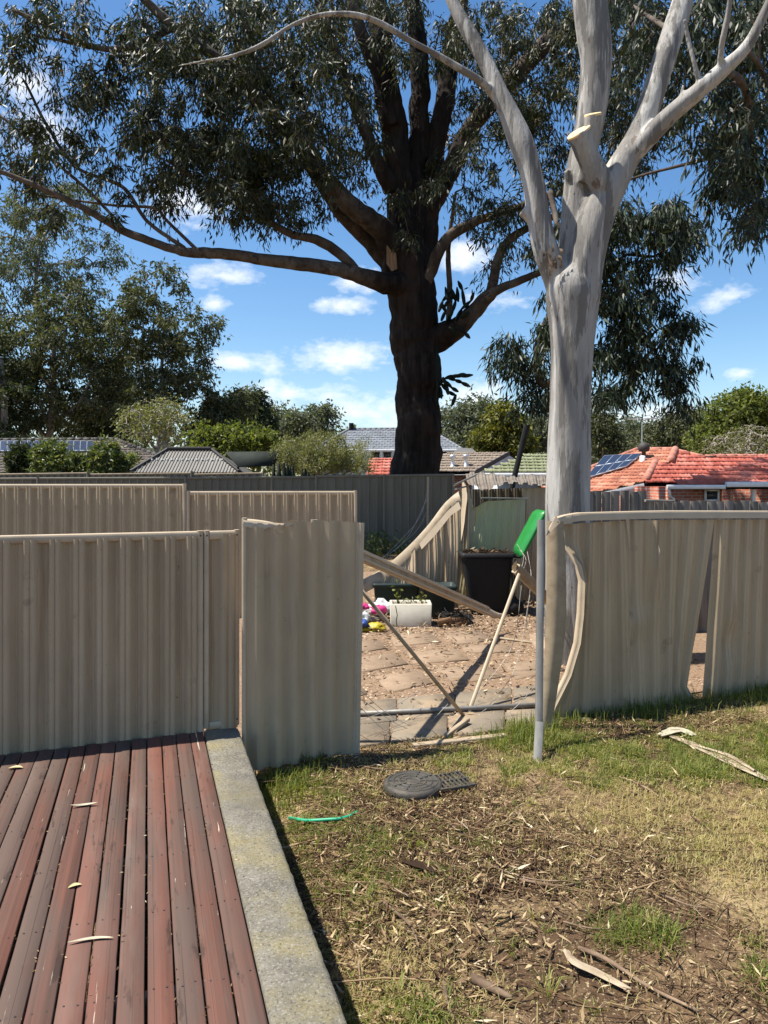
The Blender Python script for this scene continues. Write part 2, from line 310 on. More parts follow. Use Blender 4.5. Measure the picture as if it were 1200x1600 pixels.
M['leaf_gum2'] = leafmat('hanging_gum_leaf', [(0, (.014, .022, .012)), (.6, (.028, .040, .019)), (1, (.058, .074, .034))], .14, .48, .3)
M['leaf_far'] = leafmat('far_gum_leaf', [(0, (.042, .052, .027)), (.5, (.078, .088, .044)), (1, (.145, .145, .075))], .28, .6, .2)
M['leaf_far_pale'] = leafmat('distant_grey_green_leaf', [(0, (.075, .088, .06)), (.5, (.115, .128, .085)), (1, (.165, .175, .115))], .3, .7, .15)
M['leaf_bright'] = leafmat('bright_green_leaf', [(0, (.075, .095, .022)), (.5, (.125, .148, .036)), (1, (.20, .21, .062))], .4, .55, .2)
M['leaf_yellow'] = leafmat('yellow_green_leaf', [(0, (.060, .070, .016)), (.5, (.125, .125, .026)), (1, (.215, .20, .045))], .3, .55, .2)
M['leaf_dark'] = leafmat('dark_green_leaf', [(0, (.026, .036, .017)), (.6, (.048, .060, .027)), (1, (.09, .10, .045))], .28, .6, .2)
M['leaf_shrub'] = leafmat('shrub_leaf', [(0, (.05, .075, .024)), (.6, (.11, .14, .048)), (1, (.26, .24, .09))], .35, .45, .4)
M['leaf_wisp'] = leafmat('wispy_olive_leaf', [(0, (.12, .125, .05)), (.6, (.19, .19, .08)), (1, (.28, .27, .13))], .35, .5, .3)
M['twig_grey'] = surf('grey_twig', [(.3, (.2, .17, .14)), (.7, (.34, .3, .26))], 6, 3, rough=.9, bump=0)
M['grass'] = leafmat('lawn_grass_blade', [(0, (.095, .130, .025)), (.4, (.175, .205, .046)), (.68, (.31, .295, .095)), (1, (.50, .42, .20))], .45, .6, .2, (1.15, 1.12, .5))
M['litter'] = leafmat('dry_leaf_litter', [(0, (.030, .017, .010)), (.4, (.115, .066, .036)), (.75, (.27, .185, .10)), (.95, (.43, .33, .19)), (1, (.58, .49, .34))], .08, .8, .15, (1.1, .9, .6))
M['stick'] = surf('dry_stick', [(.3, (.085, .052, .033)), (.7, (.22, .155, .10))], 10, 5, (1, 1, 1), .9, .5, 60, objrand=.3)
M['bark_strip'] = surf('shed_bark_strip', [(.3, (.24, .18, .115)), (.7, (.42, .345, .24))], 9, 6, (1, 1, 1), .85, .5, 40, layers=[((.11, .07, .042), 6, .5, .66, (1, 1, 1), .7)])
M['dry_leaf'] = surf('dry_yellow_leaf', [(.3, (.36, .30, .13)), (.7, (.48, .42, .22))], 20, 4, rough=.6, bump=.3)
M['pale_leaf'] = surf('pale_grey_leaf', [(.3, (.30, .27, .19)), (.7, (.44, .40, .29))], 20, 4, rough=.6, bump=.3)
def plain(name, c, rough=.5, spec=.4, var=.15, scale=6, metal=0, bump=.1):
    c = np.array(c); return surf(name, [(.3, tuple(c * (1 - var))), (.7, tuple(np.minimum(c * (1 + var), .95)))], scale, 5, rough=rough, spec=spec, metal=metal, bump=bump)
M['bin'] = plain('black_bin_plastic', (.009, .009, .010), .6, .25)
M['lid'] = plain('green_lid_plastic', (.016, .19, .035), .4, .45, .12)
M['tub'] = plain('dark_teal_tub_plastic', (.012, .024, .022), .55, .3)
M['foam'] = surf('dirty_foam', [(.3, (.44, .41, .33)), (.7, (.54, .505, .42))], 5, 6, rough=.85, bump=.3, bscale=90, layers=[((.20, .14, .085), 4, .52, .75, (1, 1, 1), .55)])
M['crate_wood'] = plain('weathered_crate_wood', (.20, .12, .065), .85, .2, .4, 12)
M['yellow'] = plain('yellow_plastic_bag', (.36, .27, .012), .5, .3); M['pink'] = plain('pink_cloth', (.42, .03, .15), .7, .2); M['blue'] = plain('blue_plastic', (.03, .07, .25), .5, .3); M['white_pl'] = plain('white_plastic', (.42, .43, .42), .5, .4)
M['black'] = plain('black_charred_timber', (.018, .017, .016), .8, .2, .3); M['drain'] = surf('black_drain_plastic', [(.3, (.030, .028, .024)), (.7, (.075, .068, .056))], 12, 6, rough=.7, bump=.5, bscale=60, layers=[((.22, .16, .1), 7, .55, .72, (1, 1, 1), .5)])
M['hose'] = plain('green_hose', (.02, .30, .16), .45, .4); M['wire'] = plain('wire', (.36, .34, .30), .5, .4, metal=.4)
M['roof_red'] = surf('red_roof_tile', [(.3, (.34, .075, .05)), (.55, (.46, .115, .078)), (.8, (.56, .20, .145))], 1.6, 8, rough=.8, bump=.3, bscale=12, attr=(.45, [(0, (.24, .055, .04)), (.5, (.48, .125, .085)), (1, (.66, .30, .23))]), layers=[((.16, .06, .045), 6, .55, .66, (1, 1, 1), .5), ((.55, .36, .28), 9, .62, .70, (1, 1, 1), .5)])
M['roof_orange'] = surf('orange_roof_tile', [(.3, (.26, .085, .05)), (.55, (.38, .135, .078)), (.8, (.48, .22, .14))], 1.6, 8, rough=.85, bump=.3, bscale=12, attr=(.45, [(0, (.17, .06, .042)), (.5, (.38, .135, .078)), (1, (.54, .29, .2))]), layers=[((.12, .065, .045), 5, .52, .66, (1, 1, 1), .6), ((.46, .34, .25), 9, .60, .70, (1, 1, 1), .5)])
M['roof_brown'] = surf('brown_roof_tile', [(.3, (.075, .060, .05)), (.7, (.13, .105, .085))], 2, 6, rough=.85, bump=.3, bscale=12, attr=(.4, [(0, (.06, .05, .042)), (1, (.16, .13, .105))]))
M['roof_grey'] = surf('grey_roof_tile', [(.3, (.14, .15, .165)), (.7, (.22, .235, .255))], 2, 6, rough=.7, bump=.2, bscale=12, attr=(.4, [(0, (.13, .14, .155)), (1, (.26, .275, .295))]))
M['roof_tan'] = surf('tan_roof_tile', [(.3, (.17, .13, .10)), (.7, (.28, .225, .17))], 2, 6, rough=.85, bump=.3, bscale=12, attr=(.3, [(0, (.15, .115, .09)), (1, (.31, .25, .19))]))
M['roof_green'] = surf('mossy_green_roof_tile', [(.3, (.15, .165, .085)), (.7, (.25, .26, .15))], 2, 6, rough=.85, bump=.3, bscale=12, attr=(.3, [(0, (.13, .145, .075)), (1, (.29, .29, .18))]))
M['roof_metal'] = plain('grey_metal_roof', (.15, .143, .13), .5, .4, .1, 3, .2)
M['ridge'] = surf('mortared_ridge_tile', [(.3, (.30, .11, .075)), (.7, (.46, .22, .16))], 6, 5, rough=.85); M['ridge_dark'] = plain('dark_ridge_capping', (.045, .04, .036), .7)
M['brick'] = None
def brickmat():
    m = bpy.data.materials.new('red_brick_wall'); m.use_nodes = True; nt = m.node_tree; b = nt.nodes['Principled BSDF']; tc = nd(nt, 'ShaderNodeTexCoord')
    mp = nd(nt, 'ShaderNodeMapping'); mp.inputs['Rotation'].default_value = (math.radians(90), 0, 0); nt.links.new(tc.outputs['Object'], mp.inputs[0])
    t = nd(nt, 'ShaderNodeTexBrick'); nt.links.new(mp.outputs[0], t.inputs[0]); t.inputs['Color1'].default_value = (.34, .085, .045, 1); t.inputs['Color2'].default_value = (.46, .15, .08, 1); t.inputs['Mortar'].default_value = (.4, .34, .28, 1)
    t.inputs['Scale'].default_value = 1; t.inputs['Brick Width'].default_value = .24; t.inputs['Row Height'].default_value = .086; t.inputs['Mortar Size'].default_value = .01
    nt.links.new(t.outputs[0], b.inputs['Base Color']); b.inputs['Roughness'].default_value = .9; return m
M['brick'] = brickmat()
M['white_paint'] = plain('white_fascia_paint', (.74, .75, .75), .5, .4, .06); M['grey_wall'] = plain('pale_grey_cladding', (.42, .44, .46), .7, .3, .08); M['blue_wall'] = plain('dark_blue_grey_wall', (.06, .075, .095), .7, .3, .1)
M['glass'] = plain('window_glass', (.03, .035, .04), .08, .6, .05); M['solar'] = plain('solar_panel_glass', (.018, .026, .05), .3, .4, .1); M['alu'] = plain('aluminium_frame', (.62, .64, .66), .35, .5, .05, metal=.6)
M['paling'] = surf('grey_timber_paling', [(.3, (.10, .09, .078)), (.7, (.25, .225, .19))], 4, 7, (3, 3, .3), .9, .5, 20, (4, 4, .3), objrand=.22)
M['shade'] = plain('dark_shade_cloth', (.030, .034, .030), .9, .1); M['cactus'] = plain('cactus_green', (.010, .016, .009), .65, .15, .3)
M['far_grass'] = M['soil']
# ------------------------------------------------------------------ the setting: ground, gravel yard, deck edge
def edge_x(y): return -.11 - .316 * (y - 2.42)                 # right edge of the concrete beside the deck
def fence_D(px): return 5.803 / (1 - .38 * (px - 600) / F)     # the boundary line both fences stand on
def fp(px, z, push=0.0):
    D = fence_D(px); x = (px - 600) / F * D
    return V3(x + push * -.355, D + push * .935, z)
def fence_pt(x, z, push=0.0): return V3(x - push * .355, 5.803 + .38 * x + push * .935, z)
def lawn_z(x, y):
    x = np.asarray(x, float); y = np.asarray(y, float)
    near = np.clip((9 - np.hypot(x - 1, y - 4)) / 3, 0, 1) * (y < 5.75 + .38 * x)
    tr = np.exp(-np.clip(x - edge_x(y), 0, 9) / .30) * (y < 5.4)
    return terrain(x, y) - .20 * tr * near + near * ((fbm(x * 1.3 + 9, y * 1.3, 3, 3) - .45) * .07 + (fbm(x * 9, y * 9, 5, 3) - .45) * .035)

gx = np.unique(np.concatenate([-np.geomspace(6, 700, 26)[::-1], np.arange(-6, 7.01, .055), np.geomspace(7.2, 700, 26)]))
gy = np.unique(np.concatenate([[-60, -20, -8, -3, -1], np.arange(0, 8.01, .055), np.arange(8.3, 34, .8), np.geomspace(35, 1500, 24)]))
X, Y = np.meshgrid(gx, gy); Z = lawn_z(X, Y)
mb = MB(); m, n = X.shape; i, j = np.meshgrid(np.arange(m - 1), np.arange(n - 1), indexing='ij')
mb.add(np.stack([X, Y, Z], -1).reshape(-1, 3), np.stack([i * n + j, i * n + j + 1, (i + 1) * n + j + 1, (i + 1) * n + j], -1).reshape(-1, 4))
struct('ground', mb, M['soil'], smooth=True)

# gravel yard beyond the fence
gx = np.arange(-2.2, 8.01, .12); gy = np.arange(0, 1.001, .012)
U, T = np.meshgrid(gx, gy); Yg = (5.95 + .38 * U) * (1 - T) + 14.5 * T; Xg = U
Zg = terrain(Xg, Yg) + .006 + .012 * fbm(Xg * 6, Yg * 6, 8, 3)
mb = MB(); m, n = U.shape; i, j = np.meshgrid(np.arange(m - 1), np.arange(n - 1), indexing='ij')
mb.add(np.stack([Xg, Yg, Zg], -1).reshape(-1, 3), np.stack([i * n + j, i * n + j + 1, (i + 1) * n + j + 1, (i + 1) * n + j], -1).reshape(-1, 4))
yard = struct('gravel_yard', mb, M['gravel'], smooth=True)
# paving slabs: a grey path along the fence, terracotta pavers laid in the gravel
def slab(name, pxs, mat, th=.035, lift=.026):
    q = []
    for px, py in pxs:
        D = (CZ) * F / (py - HOR)
        for _ in range(6): D = (CZ - (float(terrain(0, D)) + lift)) * F / (py - HOR)
        q.append(P(px, py, D))
    q = np.array(q); c = q.mean(0); ins = c + (q - c) * .985; mb = MB()
    top = ins; lip = q - V3(0, 0, .008); bot = q - V3(0, 0, th)
    mb.add(np.vstack([top, lip, bot]), [(0, 1, 2, 3)] + [(k, k + 4, (k + 1) % 4 + 4, (k + 1) % 4) for k in range(4)] + [(k + 4, k + 8, (k + 1) % 4 + 8, (k + 1) % 4 + 4) for k in range(4)])
    return part(name, mb, mat, yard)
def bil(a, b, c, d, u, v): return tuple((a[k] * (1 - u) + b[k] * u) * (1 - v) + (d[k] * (1 - u) + c[k] * u) * v for k in (0, 1))
A_, B_, C_, D_ = (520, 1169), (880, 1128), (880, 1066), (520, 1100)        # the path as one strip, cut into slabs
nu = 4
for r, (v0, v1) in enumerate(((.0, .47), (.49, 1.0))):
    for k in range(nu):
        o = .12 * r; u0, u1 = (k + o) / nu + .004, (k + 1 + o) / nu - .004
        slab('path_slab', [bil(A_, B_, C_, D_, u0, v0), bil(A_, B_, C_, D_, u1, v0), bil(A_, B_, C_, D_, u1, v1), bil(A_, B_, C_, D_, u0, v1)], M['slab'])
PAV = [[(607, 1081), (676, 1066), (650, 1046), (586, 1056)], [(711, 1068), (790, 1056), (758, 1038), (680, 1044)], [(548, 1090), (574, 1083), (560, 1067), (530, 1072)],
       [(563, 1049), (638, 1036), (617, 1020), (548, 1028)], [(645, 1036), (735, 1030), (716, 1014), (636, 1018)], [(806, 1060), (884, 1046), (850, 1030), (786, 1036)],
       [(545, 1021), (604, 1012), (592, 998), (536, 1004)], [(617, 1009), (690, 1002), (672, 988), (607, 990)], [(712, 1006), (772, 999), (748, 985), (690, 986)],
       [(725, 1019), (806, 1018), (794, 1006), (722, 1008)], [(836, 1012), (930, 1018), (910, 994), (826, 990)], [(880, 1036), (960, 1040), (940, 1022), (862, 1018)]]
for q in PAV: slab('paver', q, M['paver'])
# loose gravel
n = 5200; px_ = RNG.uniform(-.6, 3.2, n); t_ = RNG.random(n) ** 1.3; py_ = (6.1 + .38 * px_) * (1 - t_) + 12.5 * t_
mb = MB(); s = RNG.uniform(.006, .022, n); c = np.stack([px_, py_, terrain(px_, py_) + .014], -1)
off = np.array([(1, 0, 0), (-1, 0, 0), (0, 1, 0), (0, -1, 0), (0, 0, .8), (0, 0, -.8)]); V = c[:, None] + off[None] * s[:, None, None] * RNG.uniform(.6, 1.3, (n, 6, 1))
tri = np.array([(0, 2, 4), (2, 1, 4), (1, 3, 4), (3, 0, 4)]); mb.add(V.reshape(-1, 3), (np.arange(n)[:, None, None] * 6 + tri[None]).reshape(-1, 3), np.repeat(RNG.random(n), 4))
M['pebble'] = leafmat('pebble', [(0, (.13, .085, .055)), (.5, (.26, .18, .12)), (1, (.42, .32, .23))], 0, .9, .2)
part('loose_gravel', mb, M['pebble'], yard, kind='stuff')

# concrete edge strip beside the deck
DECK_Z = .28; TH = math.atan(.316); dv = V3(-math.sin(TH), math.cos(TH), 0); pv = V3(math.cos(TH), math.sin(TH), 0)
e0 = V3(edge_x(.6), .6, 0)
mb = MB(); ys = np.linspace(0, 5.0, 420); prof = [(-.243, -.05), (-.243, DECK_Z - .008), (-.235, DECK_Z), (-.16, DECK_Z + .002), (-.08, DECK_Z + .001), (-.022, DECK_Z - .001), (-.006, DECK_Z - .008), (0, DECK_Z - .024), (.002, .12), (0, -.1)]
V = []
for y in ys:
    jit = (float(fbm(y * 26, 1.3, 4, 4)) - .47) * .009 + (float(fbm(y * 1.2, 7.3, 5, 2)) - .4) * .006
    for k, (a, z) in enumerate(prof): V.append(e0 + dv * y + pv * (a + (jit if k > 4 else 0)) + V3(0, 0, z + (float(fbm(y * 14 + k * 3.1, k, 6, 3)) - .45) * .005))
m, n = len(ys), len(prof); i, j = np.meshgrid(np.arange(m - 1), np.arange(n - 1), indexing='ij')
mb.add(V, np.stack([i * n + j, i * n + j + 1, (i + 1) * n + j + 1, (i + 1) * n + j], -1).reshape(-1, 4)); mb.add([V[(m - 1) * n + k] for k in range(n)], [tuple(range(n))])
struct('concrete_kerb', mb, M['concrete'])

# the deck: boards on joists
deck0 = e0 - pv * .243
deck = thing('timber_deck', 'red brown stained timber deck of long worn boards beside the concrete edge', 'deck', (*(deck0 - pv * 1.4 + dv * 2)[:2], 0))
def board_mesh(L, w, h, seed):
    mb = MB(); c = .0035; sec = [(-w / 2, -h), (-w / 2, -c), (-w / 2 + c, 0), (w / 2 - c, 0), (w / 2, -c), (w / 2, -h)]; ny = 26; V = []; r = np.random.default_rng(seed)
    bow = r.normal(0, .0012); 
    for q in range(ny + 1):
        y = L * q / ny
        for (a, z) in sec: V.append((a + bow * math.sin(math.pi * q / ny) + (r.normal(0, .0007)), y, z + r.normal(0, .0005)))
    i, j = np.meshgrid(np.arange(ny), np.arange(5), indexing='ij'); mb.add(V, np.stack([i * 6 + j, i * 6 + j + 1, (i + 1) * 6 + j + 1, (i + 1) * 6 + j], -1).reshape(-1, 4)[:, ::-1])
    mb.add(V[-6:], [(0, 1, 2, 3, 4, 5)]); mb.add(V[:6], [(5, 4, 3, 2, 1, 0)]); return mb
pitch = .0958
SCREWS = [.35, .82, 1.31, 1.79, 2.27, 2.76, 3.24, 3.72, 4.2, 4.6]
me_b = [make_mesh('board', board_mesh(1.0, .0878, .02, k)) for k in range(5)]
for me in me_b: me.materials.append(M['wood_deck'])
for k in range(34):
    q = deck0 - pv * (pitch * (k + .5) + .004)
    # length up to the fence line
    t = (5.803 + .38 * q[0] - q[1]) / (dv[1] - .38 * dv[0]) - .035 - random.random() * .012
    o = bpy.data.objects.new('board', me_b[k % 5]); COL.objects.link(o); o.parent = deck
    o.location = Vector(q + V3(0, 0, DECK_Z + random.uniform(-.0015, .0015))) - deck.location; o.rotation_euler = (0, 0, TH + random.uniform(-.0006, .0006)); o.scale = (1, t, 1)
mbj = []
for s_ in (.3, 1.3, 2.3, 3.3, 4.3):
    mb = MB(); a = deck0 + dv * s_ - pv * .01; b = a - pv * 3.2; bar(mb, a + V3(0, 0, DECK_Z - .07), b + V3(0, 0, DECK_Z - .07), .045, .09); part('joist', mb, M['paling'], deck)
mb = MB()
for k in range(34):
    for s_ in SCREWS:
        for a in (-.022, .022):
            c = deck0 - pv * (pitch * (k + .5) + .004 + a) + dv * (s_ + random.uniform(-.01, .01)) + V3(0, 0, DECK_Z + .0016)
            th = np.arange(6) / 6 * 2 * np.pi; mb.add(c + np.stack([np.cos(th) * .0042, np.sin(th) * .0042, th * 0], -1), [tuple(range(6))])
M['screw'] = plain('dark_screw', (.05, .04, .035), .5, .4); part('screws', mb, M['screw'], deck, kind='stuff')
# dirt and seeds caught in the gaps between boards
n = 420; kk = RNG.integers(0, 14, n); ss = RNG.uniform(1.4, 4.6, n); mb = MB()
base = deck0[None] - pv[None] * (pitch * kk[:, None] + .002 + RNG.normal(0, .004, (n, 1))) + dv[None] * ss[:, None]; base[:, 2] = DECK_Z + .002
leafquads(mb, base, RNG.normal(size=(n, 3)) * [1, 1, .1], RNG.uniform(.004, .022, n), RNG.uniform(.003, .007, n), RNG); part('gap_debris', mb, M['litter'], deck, kind='stuff')
def flat_leaf(px, py, L, W, ang, mat, label, z0=None, curl=.25):
    D = (CZ - DECK_Z) * F / (py - HOR) if z0 is None else (CZ - z0) * F / (py - HOR); c = P(px, py, D); mb = MB(); n = 14; V = []
    for q in range(n + 1):
        t = q / n; w = W * math.sin(math.pi * min(1, t * .96 + .03)) ** .8; x = (t - .5) * L; bend = .12 * L * math.sin(t * 2.6)
        for s_ in (-1, 0, 1):
            lx, ly = x, s_ * w / 2 + bend; V.append((c[0] + lx * math.cos(ang) - ly * math.sin(ang), c[1] + lx * math.sin(ang) + ly * math.cos(ang), c[2] + .004 + abs(s_) * w * .3 + curl * L * (t - .5) ** 2 * .6))
    i, j = np.meshgrid(np.arange(n), np.arange(2), indexing='ij'); mb.add(V, np.stack([i * 3 + j, i * 3 + j + 1, (i + 1) * 3 + j + 1, (i + 1) * 3 + j], -1).reshape(-1, 4))
    return solo('fallen_leaf', mb, mat, label, 'leaf', 'fallen leaves on the deck', True)
flat_leaf(141, 1474, .165, .018, .13, M['pale_leaf'], 'long pale gum leaf lying across deck boards, nearest the camera')
flat_leaf(117, 1387, .055, .026, .5, M['dry_leaf'], 'small yellow leaf on the deck between the two long leaves')
flat_leaf(131, 1262, .135, .026, .2, M['pale_leaf'], 'curled cream leaf on the deck, third from the camera', curl=.8)
flat_leaf(24, 1202, .085, .035, .1, M['dry_leaf'], 'broad yellow leaf on the deck near the gate shadow')

# ------------------------------------------------------------------ fences
def screws(mb, pts, r=.006):
    for c in pts:
        th = np.arange(6) / 6 * 2 * np.pi; mb.add(np.asarray(c) + np.stack([np.cos(th) * r, th * 0 - .002, np.sin(th) * r], -1), [tuple(range(6))])
    return mb
# F1: fence left of the deck, runs past the frame
f1 = thing('sheet_fence', 'beige ribbed steel sheet fence panel standing at the far end of the deck', 'fence', fp(150, DECK_Z))
TOP1 = 1.69
xs = [fp(-420, 0)[0], fp(-205, 0)[0], fp(60, 0)[0], fp(309, 0)[0]]
for a, b in zip(xs[:-1], xs[1:]):
    mb = MB(); sheet(mb, fence_pt(a, -.05), fence_pt(b, -.05), fence_pt(a, TOP1 - .03), fence_pt(b, TOP1 - .03), .152, .038, 3, lambda Q, U, Vv, N: Q + N * (.006 * np.sin(U * 5 + Vv * 4))[..., None]); part('sheet', mb, M['fence'], f1)
mb = MB(); bar(mb, fp(-430, TOP1 - .027), fp(312, TOP1 - .027), .05, .055); part('top_rail', mb, M['fence_trim'], f1)
mb = MB(); bar(mb, fp(312.5, -.05, -.004), fp(312.5, TOP1 + .004, -.004), .046, .05, (0, 1, 0)); part('post', mb, M['fence_trim'], f1)
part('screw', screws(MB(), [fp(312.5, TOP1 - .03, -.031)], .007), M['screw'], f1)
# narrow gate leaf
g = thing('gate', 'narrow beige steel gate leaf with frame, between the fence panel and the torn sheet', 'gate', fp(346, DECK_Z))
mb = MB(); sheet(mb, fp(322, DECK_Z - .01), fp(371, DECK_Z - .01), fp(322, TOP1 - .02), fp(371, TOP1 - .02), .21, .03, 2); part('sheet', mb, M['fence'], g)
for pxc in (323, 369.5):
    mb = MB(); bar(mb, fp(pxc, DECK_Z + .012, -.004), fp(pxc, TOP1 + .006, -.004), .034, .046, (0, 1, 0)); part('stile', mb, M['fence_trim'], g)
mb = MB(); bar(mb, fp(326.5, TOP1 - .03, -.004), fp(366, TOP1 - .03, -.004), .04, .06); part('rail', mb, M['fence_trim'], g)
mb = MB(); bar(mb, fp(326.5, DECK_Z + .028, -.004), fp(366, DECK_Z + .028, -.004), .04, .05); part('rail', mb, M['fence_trim'], g)
for q in (fp(323, TOP1 - .03, -.03), fp(369.5, TOP1 - .03, -.03), fp(369.5, DECK_Z + .06, -.03)): part('screw', screws(MB(), [q], .007), M['screw'], g)

# F2: torn free standing sheet
DA, DB = 5.30, 5.58
f2 = thing('torn_fence_sheet', 'torn beige ribbed fence sheet standing upright beside the opening, top edge ragged', 'fence', (*P(470, 0, 5.43)[:2], 0))
def f2p(u, z):
    px = 384 + (553 - 384) * u; D = DA + (DB - DA) * u; return V3((px - 600) / F * D, D, z)
def f2def(Q, U, Vv, N):
    z = (Vv > .96) * (fbm(U * 23, U * 3, 2, 3) - .4) * .06 + (Vv > .96) * np.where(U < .42, -.03, 0)
    Q = Q + N * ((.02 * np.sin(U * 4.2 + 1) * Vv) + .012 * np.sin(Vv * 3 + U * 6))[..., None]; Q[..., 2] += z; Q[..., 0] += .03 * Vv * (U > .9) ; return Q
mb = MB(); sheet(mb, f2p(0, 0.0), f2p(1, .02), f2p(0, 1.755), f2p(1, 1.745), .13, .036, 24, f2def, [(0, 0), (.25, 0), (.48, 1), (.76, 1), (1.0, 0)]); part('sheet', mb, M['fence'], f2)
mb = MB(); bar(mb, f2p(-.012, -.02), f2p(-.012, 1.785) + V3(0, 0, 0), .03, .05, (0, 1, 0)); part('side_channel', mb, M['fence_trim'], f2)
mb = MB(); sheet(mb, f2p(.985, 0) + V3(0, -.02, 0), f2p(1.055, 0) + V3(0, -.03, .01), f2p(.985, 1.73) + V3(.03, -.02, .01), f2p(1.055, 1.735) + V3(.035, -.03, 0), .06, .006, 6); part('folded_edge', mb, M['fence_trim'], f2)
# torn stub of top rail: an open channel bent at its end
mb = MB(); a, b = f2p(-.02, 1.775), f2p(.36, 1.745); V = []
for q in range(9):
    t = q / 8; c = a * (1 - t) + b * t; k = t ** 3 * .03
    V += [c + V3(0, -.03, -.055 + k + (.01 * math.sin(q * 2.7))), c + V3(0, -.032, -.004), c + V3(0, .004, .006 - k), c + V3(0, .03, -.006 - k), c + V3(0, .03, -.05)]
i, j = np.meshgrid(np.arange(8), np.arange(4), indexing='ij'); mb.add(V, np.stack([i * 5 + j, i * 5 + j + 1, (i + 1) * 5 + j + 1, (i + 1) * 5 + j], -1).reshape(-1, 4)); part('torn_rail', mb, M['fence_trim'], f2)
mb = MB(); c = f2p(.46, 1.745) + V3(0, -.03, 0)
mb.add([f2p(.36, 1.745) + V3(0, -.034, 0), f2p(.43, 1.77) + V3(0, -.05, 0), f2p(.50, 1.765) + V3(0, -.02, 0), f2p(.40, 1.72) + V3(0, -.04, 0)], [(0, 1, 2), (0, 2, 3)])
mb.add([f2p(.26, 1.715) + V3(0, -.05, 0), f2p(.37, 1.69) + V3(0, -.07, 0), f2p(.34, 1.672) + V3(0, -.05, 0), f2p(.30, 1.68) + V3(0, -.055, 0)], [(0, 1, 2, 3)]); part('torn_flap', mb, M['fence_trim'], f2)

# old post hidden behind the torn sheet, with the fallen rail leaning on it
mb = MB(); c = P(491, 812, 5.78); bar(mb, (c[0], c[1], 0), c, .05, .05, (0, 1, 0)); solo('fence_post', mb, M['rail_weather'], 'weathered post end just showing above the torn fence sheet', 'post')
fr = thing('fallen_rail', 'long beige fence rail fallen diagonally across the opening, end crumpled', 'rail', (*P(640, 0, 7.5)[:2], float(terrain(0, 7.5))))
A1, B1 = P(491, 836, 5.86), P(762, 955, 9.3); dd = nrm(B1 - A1)
mb = MB(); bar(mb, A1, B1, .05, .105, (0, .25, 1), .08); part('rail', mb, M['rail_weather'], fr)
mb = MB(); side = nrm(np.cross(dd, (0, 0, 1)))
for s_, h_ in ((.027, .03), (.027, -.03)): bar(mb, A1 - side * -s_ + V3(0, 0, h_), B1 - side * -s_ + V3(0, 0, h_), .012, .02)
part('rail_lip', mb, M['fence_trim'], fr)
mb = MB(); C1 = P(786, 961, 9.45); V = []
for t, hh, ww in ((0, .052, .028), (.25, .055, .02), (.5, .045, .012), (.75, .03, .02), (1, .024, .016)):
    c = B1 * (1 - t) + C1 * t + V3(0, 0, -.02 * math.sin(t * 3)); V += [c + V3(-.01, -ww, hh), c + V3(0, ww, hh * .8), c + V3(0, ww, -hh), c + V3(.01, -ww, -hh)]
mb.add(V, [(k * 4 + j, k * 4 + (j + 1) % 4, k * 4 + 4 + (j + 1) % 4, k * 4 + 4 + j) for k in range(4) for j in range(4)] + [(16, 17, 18, 19)]); part('crumpled_end', mb, M['fence_trim'], fr)

# F3: battered fence on the right
f3 = thing('battered_sheet_fence', 'battered beige steel sheet fence right of the opening, sheets buckled and split apart', 'fence', fp(1020, 0))
def rail_top(px): return 801 + 9 * max(0, (905 - px) / 45) ** 1.3 - 3.5 * max(0, min(1, (px - 905) / 120))
pts = [P(px, rail_top(px) + 7, fence_D(px) - (.10 if px < 880 else .03)) for px in list(range(868, 960, 12)) + list(range(960, 1400, 40))]
mb = MB(); V = []; n = len(pts)
for q, c in enumerate(pts):
    for (a, z) in ((-.034, -.030), (-.034, .036), (-.031, .039), (.031, .039), (.034, .036), (.034, -.030)): V.append(c + V3(-.355 * a, .935 * a, z * (1 if q else .8)))
mb.add(V, [(k * 6 + j, k * 6 + j + 1, k * 6 + 7 + j, k * 6 + 6 + j) for k in range(n - 1) for j in range(5)] + [(5, 4, 3, 2, 1, 0)][:0]); mb.add(V[:6], [(0, 1, 2, 3, 4, 5)]); part('top_rail', mb, M['fence_trim'], f3)
def T3(px): return P(px, rail_top(px) + 14, fence_D(px))
def G3(px, py=None): D = fence_D(px); return V3((px - 600) / F * D, D, -.03)
# sheet A: left edge buckled inwards like a C
P3 = [(0, 0), (.10, 0), (.17, .12), (.19, .12), (.21, 0), (.40, 0), (.46, 1), (.56, 1), (.66, .86), (.68, .86), (.70, 1), (.90, 1), (.96, 0), (1.0, 0)]
def cbul(v): return np.interp(v, [0, .10, .26, .42, .56, .72, .80, .90, 1.0], [0, .22, .72, .98, 1.02, .98, .80, .10, .0])     # kinked, not curved
def defA(Q, U, Vv, N):
    k = np.clip(1 - U / .28, 0, 1); bul = cbul(Vv)
    Q[..., 0] += k * .2 * bul; Q[..., 1] += k * (-.09 * bul)
    k2 = np.exp(-((U - .17) / .07) ** 2) * np.exp(-((Vv - .70) / .10) ** 2); Q += N * (.05 * k2)[..., None]
    Q += N * (.012 * (fbm(U * 3, Vv * 3, 11, 3) - .45) + .045 * np.clip((U - .30) / .10, 0, 1) * (U < .41) * np.clip((Vv - .55) * 3, 0, 1) * np.exp(-((Vv - .8) / .2) ** 2))[..., None]; return Q
mb = MB(); sheet(mb, G3(856), G3(987), T3(880), T3(977), .17, .034, 30, defA, P3); part('sheet', mb, M['fence'], f3, label='buckled left sheet with its edge bent inwards')
